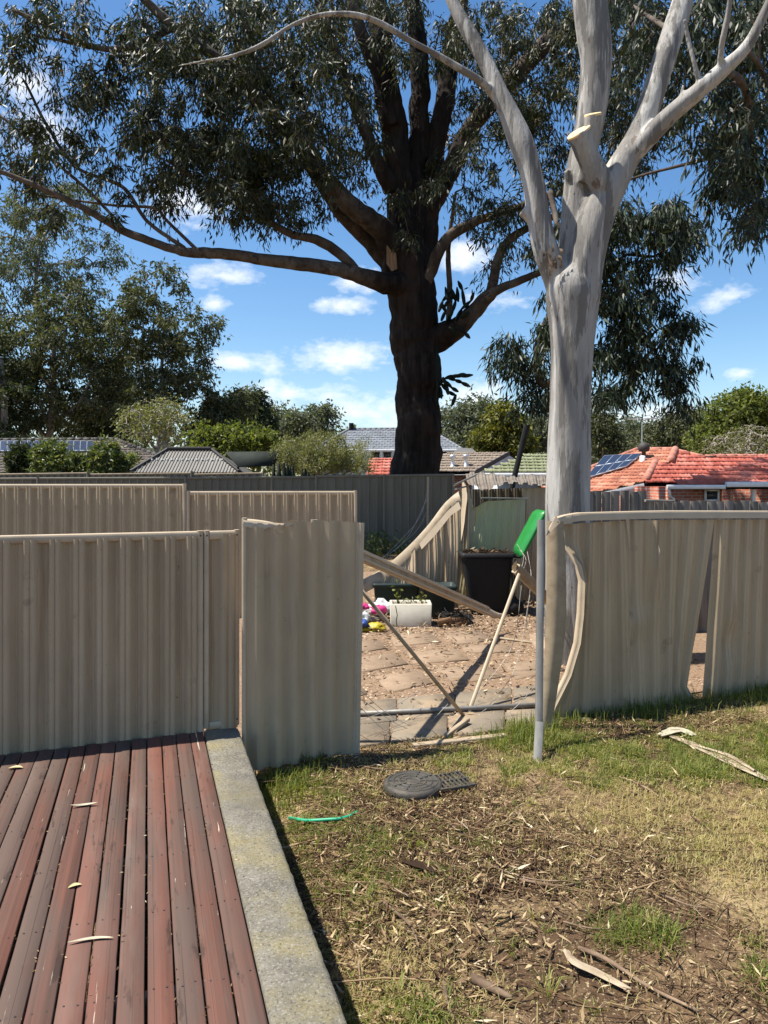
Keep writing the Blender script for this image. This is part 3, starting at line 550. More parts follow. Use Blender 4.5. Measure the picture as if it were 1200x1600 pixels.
# its folded edge flange, a bright strip following the buckle
edgeV = []; us = np.unique(np.concatenate([np.linspace(0.0, 1.0, 31), [.10, .26, .42, .56, .72, .80, .90]]))
for v in us:
    b = G3(856) * (1 - v) + T3(880) * v; bul = float(cbul(v)); c = b + V3(.20 * bul, -.09 * bul, 0)
    w = .8 * (.6 + .4 * min(1, v * 6)) * min(1, max(0, (.93 - v) * 9) + .02)
    edgeV += [c + V3(.004, -.004, 0), c + V3(-.024 * w, .022 * w, 0), c + V3(-.034 * w, .020 * w, 0), c + V3(-.052 * w, .062 * w, 0), c + V3(-.050 * w, .085 * w, 0)]
i, j = np.meshgrid(np.arange(len(us) - 1), np.arange(4), indexing='ij'); mb = MB(); mb.add(edgeV, np.stack([i * 5 + j, (i + 1) * 5 + j, (i + 1) * 5 + j + 1, i * 5 + j + 1], -1).reshape(-1, 4)); part('bent_flange', mb, M['fence_trim'], f3)
# sheet B: creased, pulled off its neighbour at the foot
def defB(Q, U, Vv, N):
    Q += N * (.05 * np.clip(.55 - Vv, 0, 1) * (1 - U) + .012 * (fbm(U * 3, Vv * 3, 21, 3) - .45) + .085 * np.clip((U - .14 - .12 * (1 - Vv)) / .15, 0, 1) * (U < .295 + .12 * (1 - Vv)) * np.clip((Vv - .52) * 4, 0, 1) + .06 * np.exp(-((U - .9) / .12) ** 2) * (1 - Vv) * Vv * 2.5)[..., None]
    sh_ = np.interp(Vv, [0, .11, .30, 1], [.01, -.15, -.13, 0]); Q[..., 0] += sh_ * np.clip((U - .5) / .5, 0, 1)
    Q += N * (.022 * np.clip(1 - np.abs(Vv - .47 - .10 * U) / .09, 0, 1) * np.clip((.5 - U) * 3, 0, 1))[..., None]; return Q
mb = MB(); sheet(mb, G3(982) + V3(0, -.02, 0), G3(1092), T3(973), T3(1114), .17, .034, 44, defB, P3); part('sheet', mb, M['fence'], f3, label='creased middle sheet pulled loose at the foot')
def defC(Q, U, Vv, N):
    Q += N * (.02 * (fbm(U * 4, Vv * 4, 31, 3) - .45) - .05 * np.exp(-((U - .28) / .08) ** 2) * np.exp(-((Vv - .33) / .09) ** 2))[..., None]; return Q
mb = MB(); sheet(mb, G3(1097), G3(1225), T3(1117), T3(1228), .17, .034, 26, defC, P3); part('sheet', mb, M['fence'], f3, label='dented right sheet')
mb = MB(); sheet(mb, G3(1228), G3(1390), T3(1231), T3(1390), .135, .03, 4); part('sheet', mb, M['fence'], f3)
for (pxa, pya, pxb, pyb, pxc, pyc) in ((977, 806, 983, 806, 985, 862), (1012, 806, 1016, 806, 1017, 822)):
    q = [P(pxa, pya, fence_D(pxa) - .06), P(pxb, pyb, fence_D(pxa) - .06), P(pxc, pyc, fence_D(pxa) - .045)]; mb = MB(); mb.add(q, [(0, 1, 2)]); part('torn_strip', mb, M['fence_trim'], f3)
# bent channel post at the left end with a torn pointed flap on top
mb = MB(); path = catmull([P(865, 814, 6.12), P(867, 880, 6.10), P(866, 980, 6.1), P(859, 1060, 6.1), P(849, 1150, 6.1)], .08); n = len(path); V = []
for q, c in enumerate(path):
    w = .052 + .044 * math.sin(min(1, (n - 1 - q) / (n - 1) * 1.05) * 2.4); V += [c + V3(-w * .75, -.01, 0), c + V3(-w * .8, -.03, 0), c + V3(w * .9, -.03, 0), c + V3(w * .95, .03, 0)]
mb.add(V, [(k * 4 + j, k * 4 + 4 + j, k * 4 + 5 + j, k * 4 + 1 + j) for k in range(n - 1) for j in range(3)]); part('bent_post', mb, M['rail_weather'], f3)
mb = MB(); q = [P(869, 806, 5.99), P(876, 816, 5.99), P(853, 838, 5.98), P(859, 822, 6.0), P(872, 812, 6.03)]; mb.add(q, [(0, 1, 2), (0, 2, 3), (0, 4, 1)]); part('torn_flap', mb, M['fence_trim'], f3)
for q in ((872, 816, 5.975), (894, 918, 6.03), (890, 995, 6.03)): part('screw', screws(MB(), [P(*q)], .006), M['screw'], f3)

# galvanised post leaning in front of it
gp = thing('galvanised_post', 'grey galvanised steel post standing in the opening beside the battered fence', 'post', (*P(842, 0, 5.5)[:2], 0))
mb = MB(); bar(mb, P(842, 1142, 5.62), P(845, 813, 5.98), .05, .05, (0, 1, 0), .06); part('upper_post', mb, M['galv'], gp)
mb = MB(); bar(mb, P(839.5, 1194, 5.44), P(843, 1128, 5.57), .062, .03, (.25, 1, 0), .05); part('foot_bracket', mb, M['galv'], gp)

# F4: second beige fence farther back
f4 = thing('rear_sheet_fence', 'two beige ribbed steel fence panels stepped in height behind the gate', 'fence', P(290, 920, 10.2))
def f4p(px, z): D = 10.0 + .5 * (px + 50) / 600; return V3((px - 600) / F * D, D, z)
for (p0, p1, top) in ((-260, -6, 2.02), (-4, 286, 2.018), (296, 553, 1.92)):
    mb = MB(); sheet(mb, f4p(p0, .12), f4p(p1, .12), f4p(p0, top - .03), f4p(p1, top - .03), .15, .03, 2); part('sheet', mb, M['fence'], f4)
    mb = MB(); bar(mb, f4p(p0, top - .03), f4p(p1, top - .03), .05, .06); part('top_rail', mb, M['fence_trim'], f4)
for px, top in ((-5, 2.02), (288.5, 2.026), (294.5, 1.926), (555.5, 1.93)):
    mb = MB(); bar(mb, f4p(px, 0.08) + V3(0, -.01, 0), f4p(px, top) + V3(0, -.01, 0), .045, .056, (0, 1, 0)); part('post', mb, M['fence_trim'], f4)

# F5: dark fence across the back
f5 = thing('dark_sheet_fence', 'dark green grey steel sheet fence across the back of the yard', 'fence', P(500, 860, 17.8))
def f5p(px, py, lift=0): D = 17.8 + .0006 * (px - 500); return P(px, py, D) + V3(0, lift, 0)
for (a, ta, b, tb) in ((-180, 750, 60, 748), (60, 748, 290, 747), (290, 747, 425, 746), (425, 746, 494, 745.5), (494, 744.5, 600, 743.5), (600, 743.5, 708, 742)):
    A0, B0 = f5p(a, ta), f5p(b, tb); A0b, B0b = A0.copy(), B0.copy(); A0b[2] = B0b[2] = .38
    mb = MB(); sheet(mb, A0b, B0b, A0, B0, .19, .035, 2, prof=[(0, 0), (.12, 0), (.16, 1), (.22, 1), (.27, 0), (1, 0)]); part('sheet', mb, M['fence_dark'], f5)
    mb = MB(); bar(mb, A0, B0, .06, .06); part('top_rail', mb, M['fence_dark'], f5)
    mb = MB(); bar(mb, B0b + V3(0, -.02, 0), B0 + V3(0, -.02, .03), .055, .06, (0, 1, 0)); part('post', mb, M['fence_dark'], f5)
mb = MB(); bar(mb, P(669, 745, 17.55), P(668, 832, 17.5), .05, .05, (0, 1, 0)); solo('steel_post', mb, M['rail_weather'], 'pale steel post leaning against the dark back fence', 'post')
f5b = thing('side_fence', 'grey fence with pale top rail running behind the rear fence at far left', 'fence', P(100, 800, 20.5))
for a, b in ((-150, 138), (138, 300), (300, 412)):
    A0, B0 = P(a, 741.5 + (a < 0) * 2, 20.5), P(b, 739.5, 20.5); mb = MB(); sheet(mb, A0 * [1, 1, 0] + V3(0, 0, .3), B0 * [1, 1, 0] + V3(0, 0, .3), A0, B0, .19, .03, 1); part('sheet', mb, M['fence_dark'], f5b)
    mb = MB(); bar(mb, A0, B0, .07, .05); part('top_rail', mb, M['rail_weather'], f5b)
    mb = MB(); bar(mb, B0 * [1, 1, 0] + V3(0, -.03, .3), B0 + V3(0, -.03, .06), .06, .06, (0, 1, 0)); part('post', mb, M['fence_dark'], f5b)

# F6: grey timber paling fence behind the battered fence
f6 = thing('paling_fence', 'weathered grey timber paling fence behind the battered steel fence', 'fence', P(1060, 900, 9.8))
x = P(905, 0, 9.3)[0]; k = 0
while x < P(1330, 0, 10.2)[0]:
    px = 600 + x / (9.3 + .13 * (x - 2.4)) * F; D = 9.3 + .13 * (x - 2.4)
    top = 767 + random.uniform(-1, 1.5) if px < 1006 else (779 + random.uniform(-1.5, 2.5) if px < 1040 else 783 + random.uniform(-2, 2))
    A0 = P(px, top, D); mb = MB(); bar(mb, (A0[0], D, float(terrain(0, D))), A0 + V3(random.uniform(-.01, .01), 0, 0), .106, .018, (0, 1, 0), .05); part('paling', mb, M['paling'], f6); x += .112 + random.uniform(0, .008)
for zz in (.45, 1.35):
    mb = MB(); bar(mb, V3(P(905, 0, 9.3)[0], 9.345, zz + .1), V3(P(1330, 0, 10.2)[0], 9.345 + .13 * 4, zz + .1), .04, .07); part('rail', mb, M['paling'], f6)
mb = MB(); bar(mb, P(1008, 782, 9.3), P(1052, 783, 9.35), .05, .03); part('loose_board', mb, M['paling'], f6)
# ------------------------------------------------------------------ the wrecked corner beyond the opening
def gz(D): return float(terrain(0, D))
def GP(px, D, h=0.0): return V3((px - 600) / F * D, D, gz(D) + h)
# leaning ripped panel with curved top rail
lp = thing('ripped_panel', 'ripped beige fence panel leaning on the shed, its top rail bent in a curve', 'fence panel', GP(650, 10.9))
topc = catmull([P(563, 914, 10.5), P(600, 893, 10.6), P(640, 858, 10.75), P(672, 823, 10.9), P(697, 790, 11.05), P(719, 772, 11.1)], .1)
mb = MB(); n = len(topc); V = []
for c in topc: V += [c + V3(.02, -.04, -.13), c + V3(-.03, -.045, .03), c + V3(.0, -.005, .06), c + V3(.03, .03, .02), c + V3(.03, .03, -.06)]
mb.add(V, [(k * 5 + j, k * 5 + 1 + j, k * 5 + 6 + j, k * 5 + 5 + j) for k in range(n - 1) for j in range(4)]); part('bent_rail', mb, M['rail_weather'], lp)
def curtop(px):                                            # point of the bent rail above a pixel column
    q = [600 + c[0] / c[1] * F for c in topc]; k = int(np.argmin(np.abs(np.array(q) - px))); return topc[k]
for (a, b, ab, bb) in ((600, 652, 575, 648), (652, 690, 646, 688), (690, 720, 689, 716)):
    A0, B0 = curtop(a), curtop(b); Ab = GP(ab, A0[1] - .15, .02); Bb = GP(bb, B0[1] - .15, .02)
    mb = MB(); sheet(mb, Ab, Bb, A0, B0, .15, .016, 10, lambda Q, U, Vv, N: Q + N * (.05 * np.sin(Vv * 3.1) * np.sin(U * 4 + a) + .05 * np.sin(Vv * 3.1))[..., None]); part('sheet', mb, M['fence'], lp)
mb = MB(); q0 = [P(655, 852, 10.7), P(676, 828, 10.8), P(700, 800, 10.95), P(716, 787, 11.0)]; V = []
for k, c in enumerate(q0): V += [c + V3(0, -.05, .03), c + V3(.03, -.09, -.05 - .02 * (k % 2))]
mb.add(V, [(0, 1, 3, 2), (2, 3, 5, 4), (4, 5, 7, 6)]); part('torn_strip', mb, M['fence_trim'], lp)

# crumpled garden shed
sh = thing('garden_shed', 'crumpled cream green sheet metal garden shed with torn open roof, behind the bin', 'shed', GP(790, 11.8))
def crump(s, amt):
    def f(Q, U, Vv, N): return Q + N * (amt * (fbm(U * 3 + s, Vv * 4, s, 3) - .45) * 2)[..., None]
    return f
g0 = gz(11.3)
# left front sheet: pulled outwards, with folded top corner
def defS(Q, U, Vv, N):
    Q = Q + N * (.05 * (fbm(U * 3, Vv * 3, 41, 3) - .45) * 2 + .14 * np.clip(Vv - .80, 0, 1) * 4 * np.clip(.45 - U, 0, 1) * 2)[..., None]; Q[..., 2] -= np.clip(Vv - .9, 0, 1) * 1.0 * np.clip(U - .2, 0, 1) * .3 + (Vv > .97) * np.clip(.25 - U, 0, 1) * .35; return Q
mb = MB(); sheet(mb, GP(712, 11.15), GP(812, 11.35), P(738, 785, 11.25), P(822, 777, 11.4), .13, .012, 18, defS); part('front_sheet', mb, M['shed'], sh)
mb = MB(); sheet(mb, GP(806, 11.5), GP(915, 11.6), P(818, 762, 11.5), P(915, 764, 11.6), .13, .014, 6, crump(3, .02)); part('front_sheet', mb, M['fence'], sh)
mb = MB(); sheet(mb, GP(713, 12.3), GP(714, 11.2), P(722, 750, 12.2), P(730, 762, 11.25), .13, .014, 10, crump(5, .05)); part('side_sheet', mb, M['fence_trim'], sh)
mb = MB(); sheet(mb, GP(728, 11.12), GP(738, 11.2), P(731, 758, 11.2), P(741, 800, 11.22), .06, .01, 8, crump(6, .02)); part('torn_edge', mb, M['fence_trim'], sh)
mb = MB(); sheet(mb, GP(718, 13.0), GP(915, 13.1), P(718, 765, 13.0), P(915, 760, 13.1), .15, .015, 2); part('back_sheet', mb, M['fence_dark'], sh)  # dark colour put in to deepen the shade inside the shed
def defR(Q, U, Vv, N): Q[..., 2] += .09 * (fbm(U * 5, Vv * 2, 51, 3) - .45) * 2 * (1 - U * .4) - .10 * np.exp(-((U - .12) / .1) ** 2) * (1 - Vv); return Q
mb = MB(); sheet(mb, P(733, 752, 11.2), P(915, 764, 11.5), P(727, 742, 12.9), P(915, 744, 13.0), .17, .03, 12, defR); part('roof_sheet', mb, surf('rusty_tin_roof', [(.3, (.10, .08, .062)), (.7, (.22, .19, .15))], 3, 6, rough=.6, layers=[((.07, .04, .025), 2, .5, .7, (1, 1, 1), .6)]), sh)
mb = MB(); bar(mb, P(710, 758, 11.1), P(744, 742, 11.3), .07, .02, (0, .4, 1)); part('roof_trim', mb, M['galv'], sh)
mb = MB(); bar(mb, P(712, 764, 11.1), P(734, 759, 11.3), .05, .02, (0, .4, 1)); part('roof_trim', mb, M['galv'], sh)
mb = MB(); bar(mb, P(752, 778, 11.15), P(824, 779, 11.3), .03, .02, (0, 0, 1)); part('roof_trim', mb, M['galv'], sh)
mb = MB(); sheet(mb, GP(696, 11.0), GP(713, 11.1), P(717, 850, 11.05), P(722, 850, 11.12), .1, .02, 5, crump(9, .02)); part('loose_sheet', mb, M['fence_trim'], sh)
mb = MB(); bar(mb, GP(766, 13.6), P(823, 664, 13.9), .095, .06, (0, 1, 0)); solo('leaning_post', mb, M['black'], 'black timber post leaning above the shed roof', 'post')

# wheelie bin
bn = thing('wheelie_bin', 'black wheelie bin with its green lid flung open, full of dry sticks', 'bin', GP(765, 10.7))
BD = 10.7; zb = gz(BD); x0, x1 = P(722, 0, BD)[0], P(798, 0, BD)[0]; zt = P(0, 862, BD)[2]; y0, y1 = 10.42, 10.95
def ringb(xa, xb, ya, yb, z, r=.05):
    o = []
    for cx, cy, a0 in ((xb - r, yb - r, 0), (xa + r, yb - r, 90), (xa + r, ya + r, 180), (xb - r, ya + r, 270)):
        for q in range(4): a = math.radians(a0 + q * 30); o.append((cx + r * math.cos(a), cy + r * math.sin(a), z))
    return o
def loft(mb, rings, cap0=False, cap1=False):
    n = len(rings[0]); V = sum(rings, []); mb.add(V, [(k * n + j, k * n + (j + 1) % n, (k + 1) * n + (j + 1) % n, (k + 1) * n + j) for k in range(len(rings) - 1) for j in range(n)])
    if cap0: mb.add(rings[0], [tuple(range(n))[::-1]])
    if cap1: mb.add(rings[-1], [tuple(range(n))])
    return mb
mb = MB(); loft(mb, [ringb(x0 + .11, x1 - .07, y0 + .08, y1 - .06, zb + .03), ringb(x0 + .01, x1 - .01, y0, y1, zt - .10), ringb(x0, x1, y0 - .005, y1, zt - .04), ringb(x0 + .025, x1 - .025, y0 + .03, y1 - .03, zt - .03), ringb(x0 + .04, x1 - .04, y0 + .04, y1 - .04, zt - .3)], True, True); body = part('body', mb, M['bin'], bn)
mb = MB(); loft(mb, [ringb(x0 - .04, x1 + .02, y0 - .04, y1 + .03, zt - .055), ringb(x0 - .045, x1 + .02, y0 - .045, y1 + .03, zt), ringb(x0 + .0, x1 - .02, y0 + .01, y1 - .02, zt + .004), ringb(x0 + .01, x1 - .03, y0 + .02, y1 - .03, zt - .05)], False, False); part('rim', mb, M['bin'], bn)
for yy in (y0 + .03, y1 - .05):
    mb = MB(); tube(mb, [(x1 + .02, yy - .03, zb + .12), (x1 + .02, yy + .03, zb + .12)], .12, 20); part('wheel', mb, M['black'], bn)
for a in (.0, .05, .105):
    mb = MB(); bar(mb, V3(x1 - .005 - a * .25, y0 - .012 + .03, zb + .2), V3(x1 + .012, y0 - .03, zt - .08) - V3(a, 0, 0), .022, .03, (0, 1, 0)); part('rib', mb, M['bin'], body) if a < .1 else None
mb = MB(); tube(mb, [(x1 + .09, y0 + .06, zt - .06), (x1 + .09, y1 - .06, zt - .06)], .016, 10)
for yy in (y0 + .06, (y0 + y1) / 2, y1 - .06): bar(mb, (x1 - .01, yy, zt - .05), (x1 + .10, yy, zt - .06), .03, .03)
part('handle', mb, M['bin'], bn)
# lid: shallow domed tray standing up off the hinge
H0, H1 = P(806, 864, BD), P(842, 796, BD); ld = nrm(H1 - H0); ln = nrm(np.cross(ld, (0, 1, 0))) ; LL = np.linalg.norm(H1 - H0)
def lidring(t0, t1, yy0, yy1, h, r=.06):
    o = []
    for (a, b, z) in ringb(t0, t1, yy0, yy1, h, r): o.append(tuple(H0 + ld * a + V3(0, b, 0) + ln * z))
    return o
sgn = -1
mb = MB(); loft(mb, [lidring(-.02, LL, y0 - BD - .03, y1 - BD + .03, sgn * .06), lidring(-.025, LL + .01, y0 - BD - .04, y1 - BD + .04, sgn * .035), lidring(-.01, LL, y0 - BD - .03, y1 - BD + .03, sgn * .015), lidring(.04, LL - .05, y0 - BD + .03, y1 - BD - .03, -sgn * .025), lidring(.09, LL - .1, y0 - BD + .09, y1 - BD - .09, -sgn * .035)], False, True)
loft(mb, [lidring(.0, LL - .02, y0 - BD - .01, y1 - BD + .01, sgn * .058), lidring(.02, LL - .04, y0 - BD + .02, y1 - BD - .02, sgn * .0)], False, True); part('lid', mb, M['lid'], bn, label='bright green open lid')
n = 260; mb = MB(); c = np.stack([RNG.uniform(x0 + .05, x1 - .05, n), RNG.uniform(y0 + .05, y1 - .05, n), zt - .05 + RNG.uniform(0, .06, n)], -1); d = RNG.normal(size=(n, 3)) * [1, 1, .25]; d /= np.linalg.norm(d, axis=1)[:, None]; L = RNG.uniform(.05, .2, (n, 1))
segs(mb, c - d * L / 2, c + d * L / 2, np.full(n, .006), np.full(n, .004)); leafquads(mb, c[:160], d[:160], L[:160, 0], np.full(160, .03), RNG)
solo('stick_fill', mb, M['litter'], 'heap of dry sticks and leaves filling the open black bin', 'sticks')
bpy.data.objects['stick_fill']['kind'] = 'stuff'

# tubs, foam planter, crate, rubbish
def tub(name, px0, px1, D, top, mat, label, cat, dy=.4, flare=.04):
    a, b = P(px0, 0, D)[0], P(px1, 0, D)[0]; z0 = gz(D) + .012; z1 = P(0, top, D)[2]; mb = MB()
    loft(mb, [ringb(a + flare, b - flare, D + flare, D + dy - flare, z0, .04), ringb(a + .01, b - .01, D, D + dy, z1 - .05, .04), ringb(a - .01, b + .01, D - .02, D + dy + .02, z1 - .045, .04), ringb(a - .01, b + .01, D - .02, D + dy + .02, z1, .04), ringb(a + .02, b - .02, D + .02, D + dy - .02, z1, .04), ringb(a + flare + .02, b - flare - .02, D + flare, D + dy - flare, z0 + .05, .04)], True, True)
    return solo(name, mb, mat, label, cat)
tub('plastic_tub', 583, 656, 10.45, 912, M['tub'], 'dark teal plastic tub behind the white foam planter', 'tub')
tub('plastic_crate', 664, 714, 10.2, 916, M['tub'], 'dark green tub beside the bin, under the fallen rail', 'tub', .45)
t = thing('foam_planter', 'white foam box planter with weeds, a crack in its front', 'planter', GP(642, 9.95))
D = 9.75; a, b = P(609, 0, D)[0], P(675, 0, D)[0]; z0, z1 = gz(D) + .01, P(0, 944, D)[2]; dy = .36
mb = MB(); loft(mb, [ringb(a + .01, b - .01, D + .01, D + dy - .01, z0, .012), ringb(a, b, D, D + dy, z1 - .006, .012), ringb(a + .008, b - .008, D + .008, D + dy - .008, z1, .012), ringb(a + .04, b - .04, D + .04, D + dy - .04, z1 - .002, .012), ringb(a + .04, b - .04, D + .04, D + dy - .04, z1 - .05, .012)], True, False); part('box', mb, M['foam'], t)
mb = MB(); V = ringb(a + .038, b - .038, D + .038, D + dy - .038, z1 - .04, .012); mb.add(V, [tuple(range(len(V)))]); part('soil', mb, M['gravel'], t)
mb = MB(); q = [(a + .095, z0), (a + .085, z0 + .09), (a + .098, z0 + .16), (a + .075, z1 - .02)]
mb.add([(x_ + s_, D - .003, z_) for (x_, z_) in q for s_ in (-.005, .005)], [(0, 1, 3, 2), (2, 3, 5, 4), (4, 5, 7, 6)]); part('crack', mb, M['black'], t)
def weed(parent, c, h, n, s, mat, rng):
    mb = MB(); B = np.tile(c, (n, 1)) + rng.normal(0, .02, (n, 3)) * [1, 1, 0]; hh = rng.random(n) * h; B[:, 2] += hh; d = rng.normal(size=(n, 3)) + [0, 0, .5]; leafquads(mb, B + rng.normal(0, .03, (n, 3)), d, rng.uniform(.6, 1.2, n) * s, rng.uniform(.3, .55, n) * s, rng)
    segs(mb, np.tile(c, (4, 1)), np.tile(c, (4, 1)) + rng.normal(0, .04, (4, 3)) * [1, 1, 0] + [0, 0, h], np.full(4, .004), np.full(4, .002)); return part('weed', mb, mat, parent)
weed(t, V3(a + .11, D + .12, z1 - .04), .24, 26, .07, M['leaf_bright'], RNG); weed(t, V3(b - .12, D + .2, z1 - .04), .12, 18, .06, M['leaf_bright'], RNG); weed(t, V3((a + b) / 2, D + .2, z1 - .04), .07, 14, .05, M['leaf_shrub'], RNG)
t = thing('wooden_crate', 'broken wooden crate of dark sticks beside the foam planter', 'crate', GP(707, 9.9)); D = 9.75; a, b = P(685, 0, D)[0], P(733, 0, D)[0]; z0 = gz(D) + .01
for (p, q, w, h) in (((a, D, z0 + .07), (b, D + .1, z0 + .06), .015, .10), ((a, D, z0 + .07), (a + .05, D + .34, z0 + .075), .015, .10), ((b, D + .1, z0 + .06), (b + .04, D + .4, z0 + .06), .015, .1), ((a + .05, D + .34, z0 + .07), (b + .04, D + .42, z0 + .07), .015, .1), ((a - .02, D - .02, z0 + .07), (a + .16, D - .03, z0 + .12), .02, .05)):
    mb = MB(); bar(mb, p, q, w, h); part('slat', mb, M['crate_wood'], t)
n = 110; mb = MB(); c = np.stack([RNG.uniform(a + .04, b, n), RNG.uniform(D + .05, D + .36, n), z0 + .05 + RNG.uniform(0, .1, n)], -1); d = RNG.normal(size=(n, 3)) * [1, 1, .5]; d /= np.linalg.norm(d, axis=1)[:, None]; segs(mb, c - d * .09, c + d * .09, np.full(n, .008), np.full(n, .004)); solo('stick_pile', mb, M['black'], 'dark charred sticks heaped in the broken wooden crate', 'sticks')['kind'] = 'stuff'
def blob(name, c, r, mat, label, cat, seed, sq=(1, 1, .6)):
    bm = bmesh.new(); bmesh.ops.create_icosphere(bm, subdivisions=3, radius=1); V = np.array([v.co[:] for v in bm.verts]); Fc = [[v.index for v in f.verts] for f in bm.faces]; bm.free()
    k = 1 + 1.15 * (fbm(V[:, 0] * 3.4 + 5 + V[:, 2] * 1.3, V[:, 1] * 3.4 + 8 - V[:, 2] * 1.7, seed, 4) - .47) * 2; V = V * k[:, None] * r * np.array(sq); V[:, 2] = np.maximum(V[:, 2], -r * .3) + r * .3; mb = MB(); mb.add(V + c, Fc); return solo(name, mb, mat, label, cat)
blob('plastic_bag', GP(584, 9.55, .012), .10, M['yellow'], 'crumpled yellow plastic bag left of the foam planter', 'bag', 3, (1.25, 1, .6))
blob('cloth', GP(590, 10.1, .12), .09, M['pink'], 'crumpled bright pink cloth by the dark tub', 'cloth', 9, (1.1, .9, .9)); blob('cloth', GP(567, 10.0, .2), .08, M['pink'], 'magenta cloth heap beside the torn fence sheet', 'cloth', 15, (1, .9, .6))
blob('plastic_bag', GP(569, 9.75, .10), .08, M['white_pl'], 'white plastic bag tucked by the torn fence sheet', 'bag', 21, (1, .8, .9)); blob('plastic_container', GP(567, 9.5, .08), .07, M['blue'], 'dark blue plastic container under the white bag', 'container', 27, (1, .9, .8))
blob('plastic_bag', GP(597, 10.28, .1), .12, M['white_pl'], 'torn pale plastic sheet hanging on the dark tub', 'bag', 33, (1.6, .5, .9))
mb = MB(); bar(mb, GP(556, 9.9, .05), GP(600, 10.15, .06), .12, .04); solo('old_plank', mb, M['paling'], 'grey old plank lying behind the yellow bag', 'plank')
mb = MB(); bar(mb, GP(780, 9.1, .03), GP(838, 8.9, .02), .05, .02); solo('pale_stick', mb, M['rail_weather'], 'pale flat stick on the gravel right of the bin', 'stick')

# broken rail end, brace rods, ground pipe, wires
br = thing('broken_rail', 'short broken beige rail with splintered end behind the galvanised post', 'rail', P(830, 930, 7.6))
mb = MB(); bar(mb, P(806, 888, 7.3), P(878, 958, 7.9), .055, .10, (.3, 0, 1), .1); part('rail', mb, M['rail_weather'], br)
mb = MB(); c = P(804, 886, 7.3); mb.add([c + V3(-.03, -.02, .01), c + V3(.01, -.03, .07), c + V3(.03, .02, .02), c + V3(.01, -.02, -.05), c + V3(-.02, .02, -.03)], [(0, 1, 3), (1, 2, 3), (0, 3, 4)]); part('splinter', mb, M['cut'], br)
mb = MB(); tube(mb, [P(533, 884, 5.62), P(729, 1124, 6.42)], .016, 8); solo('brace_rod', mb, M['rail_weather'], 'thin grey steel rod slanting down right across the opening', 'rod')
mb = MB(); bar(mb, P(811, 897, 7.28), P(729, 1122, 6.46), .03, .03, (0, 1, 0)); solo('brace_rod', mb, M['fence_trim'], 'thin pale steel rod slanting down left across the opening', 'rod')
def PG(px, py, h): 
    D = 6.
    for _ in range(8): D = (CZ - gz(D) - h) * F / (py - HOR)
    return P(px, py, D)
mb = MB(); tube(mb, [PG(520, 1117, .05), PG(680, 1109, .052), PG(852, 1101, .05)], .02, 10); solo('ground_pipe', mb, M['galv'], 'long grey pipe lying along the path slabs in the opening', 'pipe')
mb = MB(); bar(mb, PG(645, 1166, .02), PG(790, 1150, .03), .06, .035); solo('ground_track', mb, M['rail_weather'], 'bent pale fence track half buried at the opening', 'rail')
mb = MB(); bar(mb, PG(696, 1150, .03), PG(731, 1124, .06), .04, .03); solo('bent_bracket', mb, M['rail_weather'], 'small bent metal bracket where the two rods meet', 'bracket')
wr = thing('tangled_wire', 'loose wire strands of a broken net sagging in the opening', 'wire', PG(700, 1120, .0))
WR = [[(562, 1078, 5.9), (610, 1118, 6.1), (660, 1135, 6.2), (700, 1100, 6.4)], [(558, 1100, 5.9), (600, 1140, 6.0), (640, 1150, 6.0)], [(560, 1090, 5.9), (640, 1139, 6.1), (730, 1130, 6.3), (800, 1110, 6.6)], [(815, 915, 7.2), (800, 1010, 7.0), (745, 1085, 6.7), (715, 1130, 6.4)],
      [(828, 930, 7.2), (806, 1040, 6.9), (770, 1095, 6.7), (728, 1138, 6.3)], [(838, 1070, 6.4), (800, 1110, 6.4), (740, 1150, 6.1)], [(800, 1072, 6.8), (780, 1092, 6.6), (735, 1126, 6.4)], [(560, 1125, 5.9), (600, 1112, 6.1), (655, 1080, 6.5)], [(812, 858, 8.2), (822, 875, 8), (812, 900, 7.4), (818, 870, 7.6), (808, 850, 8)], [(824, 862, 8), (830, 900, 7.7), (826, 940, 7.6), (822, 985, 7.7)]]
for w_ in WR: mb = MB(); tube(mb, catmull([P(*q) for q in w_], .06), .0026, 5, False); part('strand', mb, M['wire'], wr)
wr2 = thing('tangled_wire', 'thin pale wires strung from the leaning steel post by the dark back fence', 'wire', GP(640, 17.2))
for w_ in ([(668, 768, 17.4), (655, 810, 17.2), (620, 850, 16.8), (598, 872, 16.5)], [(669, 795, 17.4), (650, 830, 17.2), (605, 868, 16.6)], [(667, 780, 17.4), (640, 835, 17.0), (615, 862, 16.7)]): mb = MB(); tube(mb, catmull([P(*q) for q in w_], .2), .006, 5, False); part('strand', mb, M['wire'], wr2)

# ------------------------------------------------------------------ small things on the lawn
dc = thing('drain_cover', 'round black ribbed plastic drain cover lying on the lawn before the opening', 'drain cover', PG(645, 1222, .02)); c = PG(645, 1222, .05); c[2] = .045
mb = MB(); lathe(mb, [(0, .012), (.17, .012), (.185, .008), (.195, -.004), (.2, -.03), (.19, -.05)], c, 40); part('disc', mb, M['drain'], dc)
mb = MB()
for r in (.05, .09, .13, .165): lathe(mb, [(r - .006, .012), (r - .003, .018), (r + .003, .018), (r + .006, .012)], c, 36)
for k in range(10): a_ = k / 10 * 2 * math.pi; bar(mb, c + V3(math.cos(a_) * .05, math.sin(a_) * .05, .014), c + V3(math.cos(a_) * .165, math.sin(a_) * .165, .014), .008, .008)
part('rib', mb, M['drain'], dc)
gr = thing('drain_grate', 'small black drain grate beside the round drain cover', 'grate', PG(700, 1225, .0)); c = PG(702, 1228, .0); c[2] = .03
def rt(x_, y_): a_ = .35; return c + V3(x_ * math.cos(a_) - y_ * math.sin(a_), x_ * math.sin(a_) + y_ * math.cos(a_), 0)
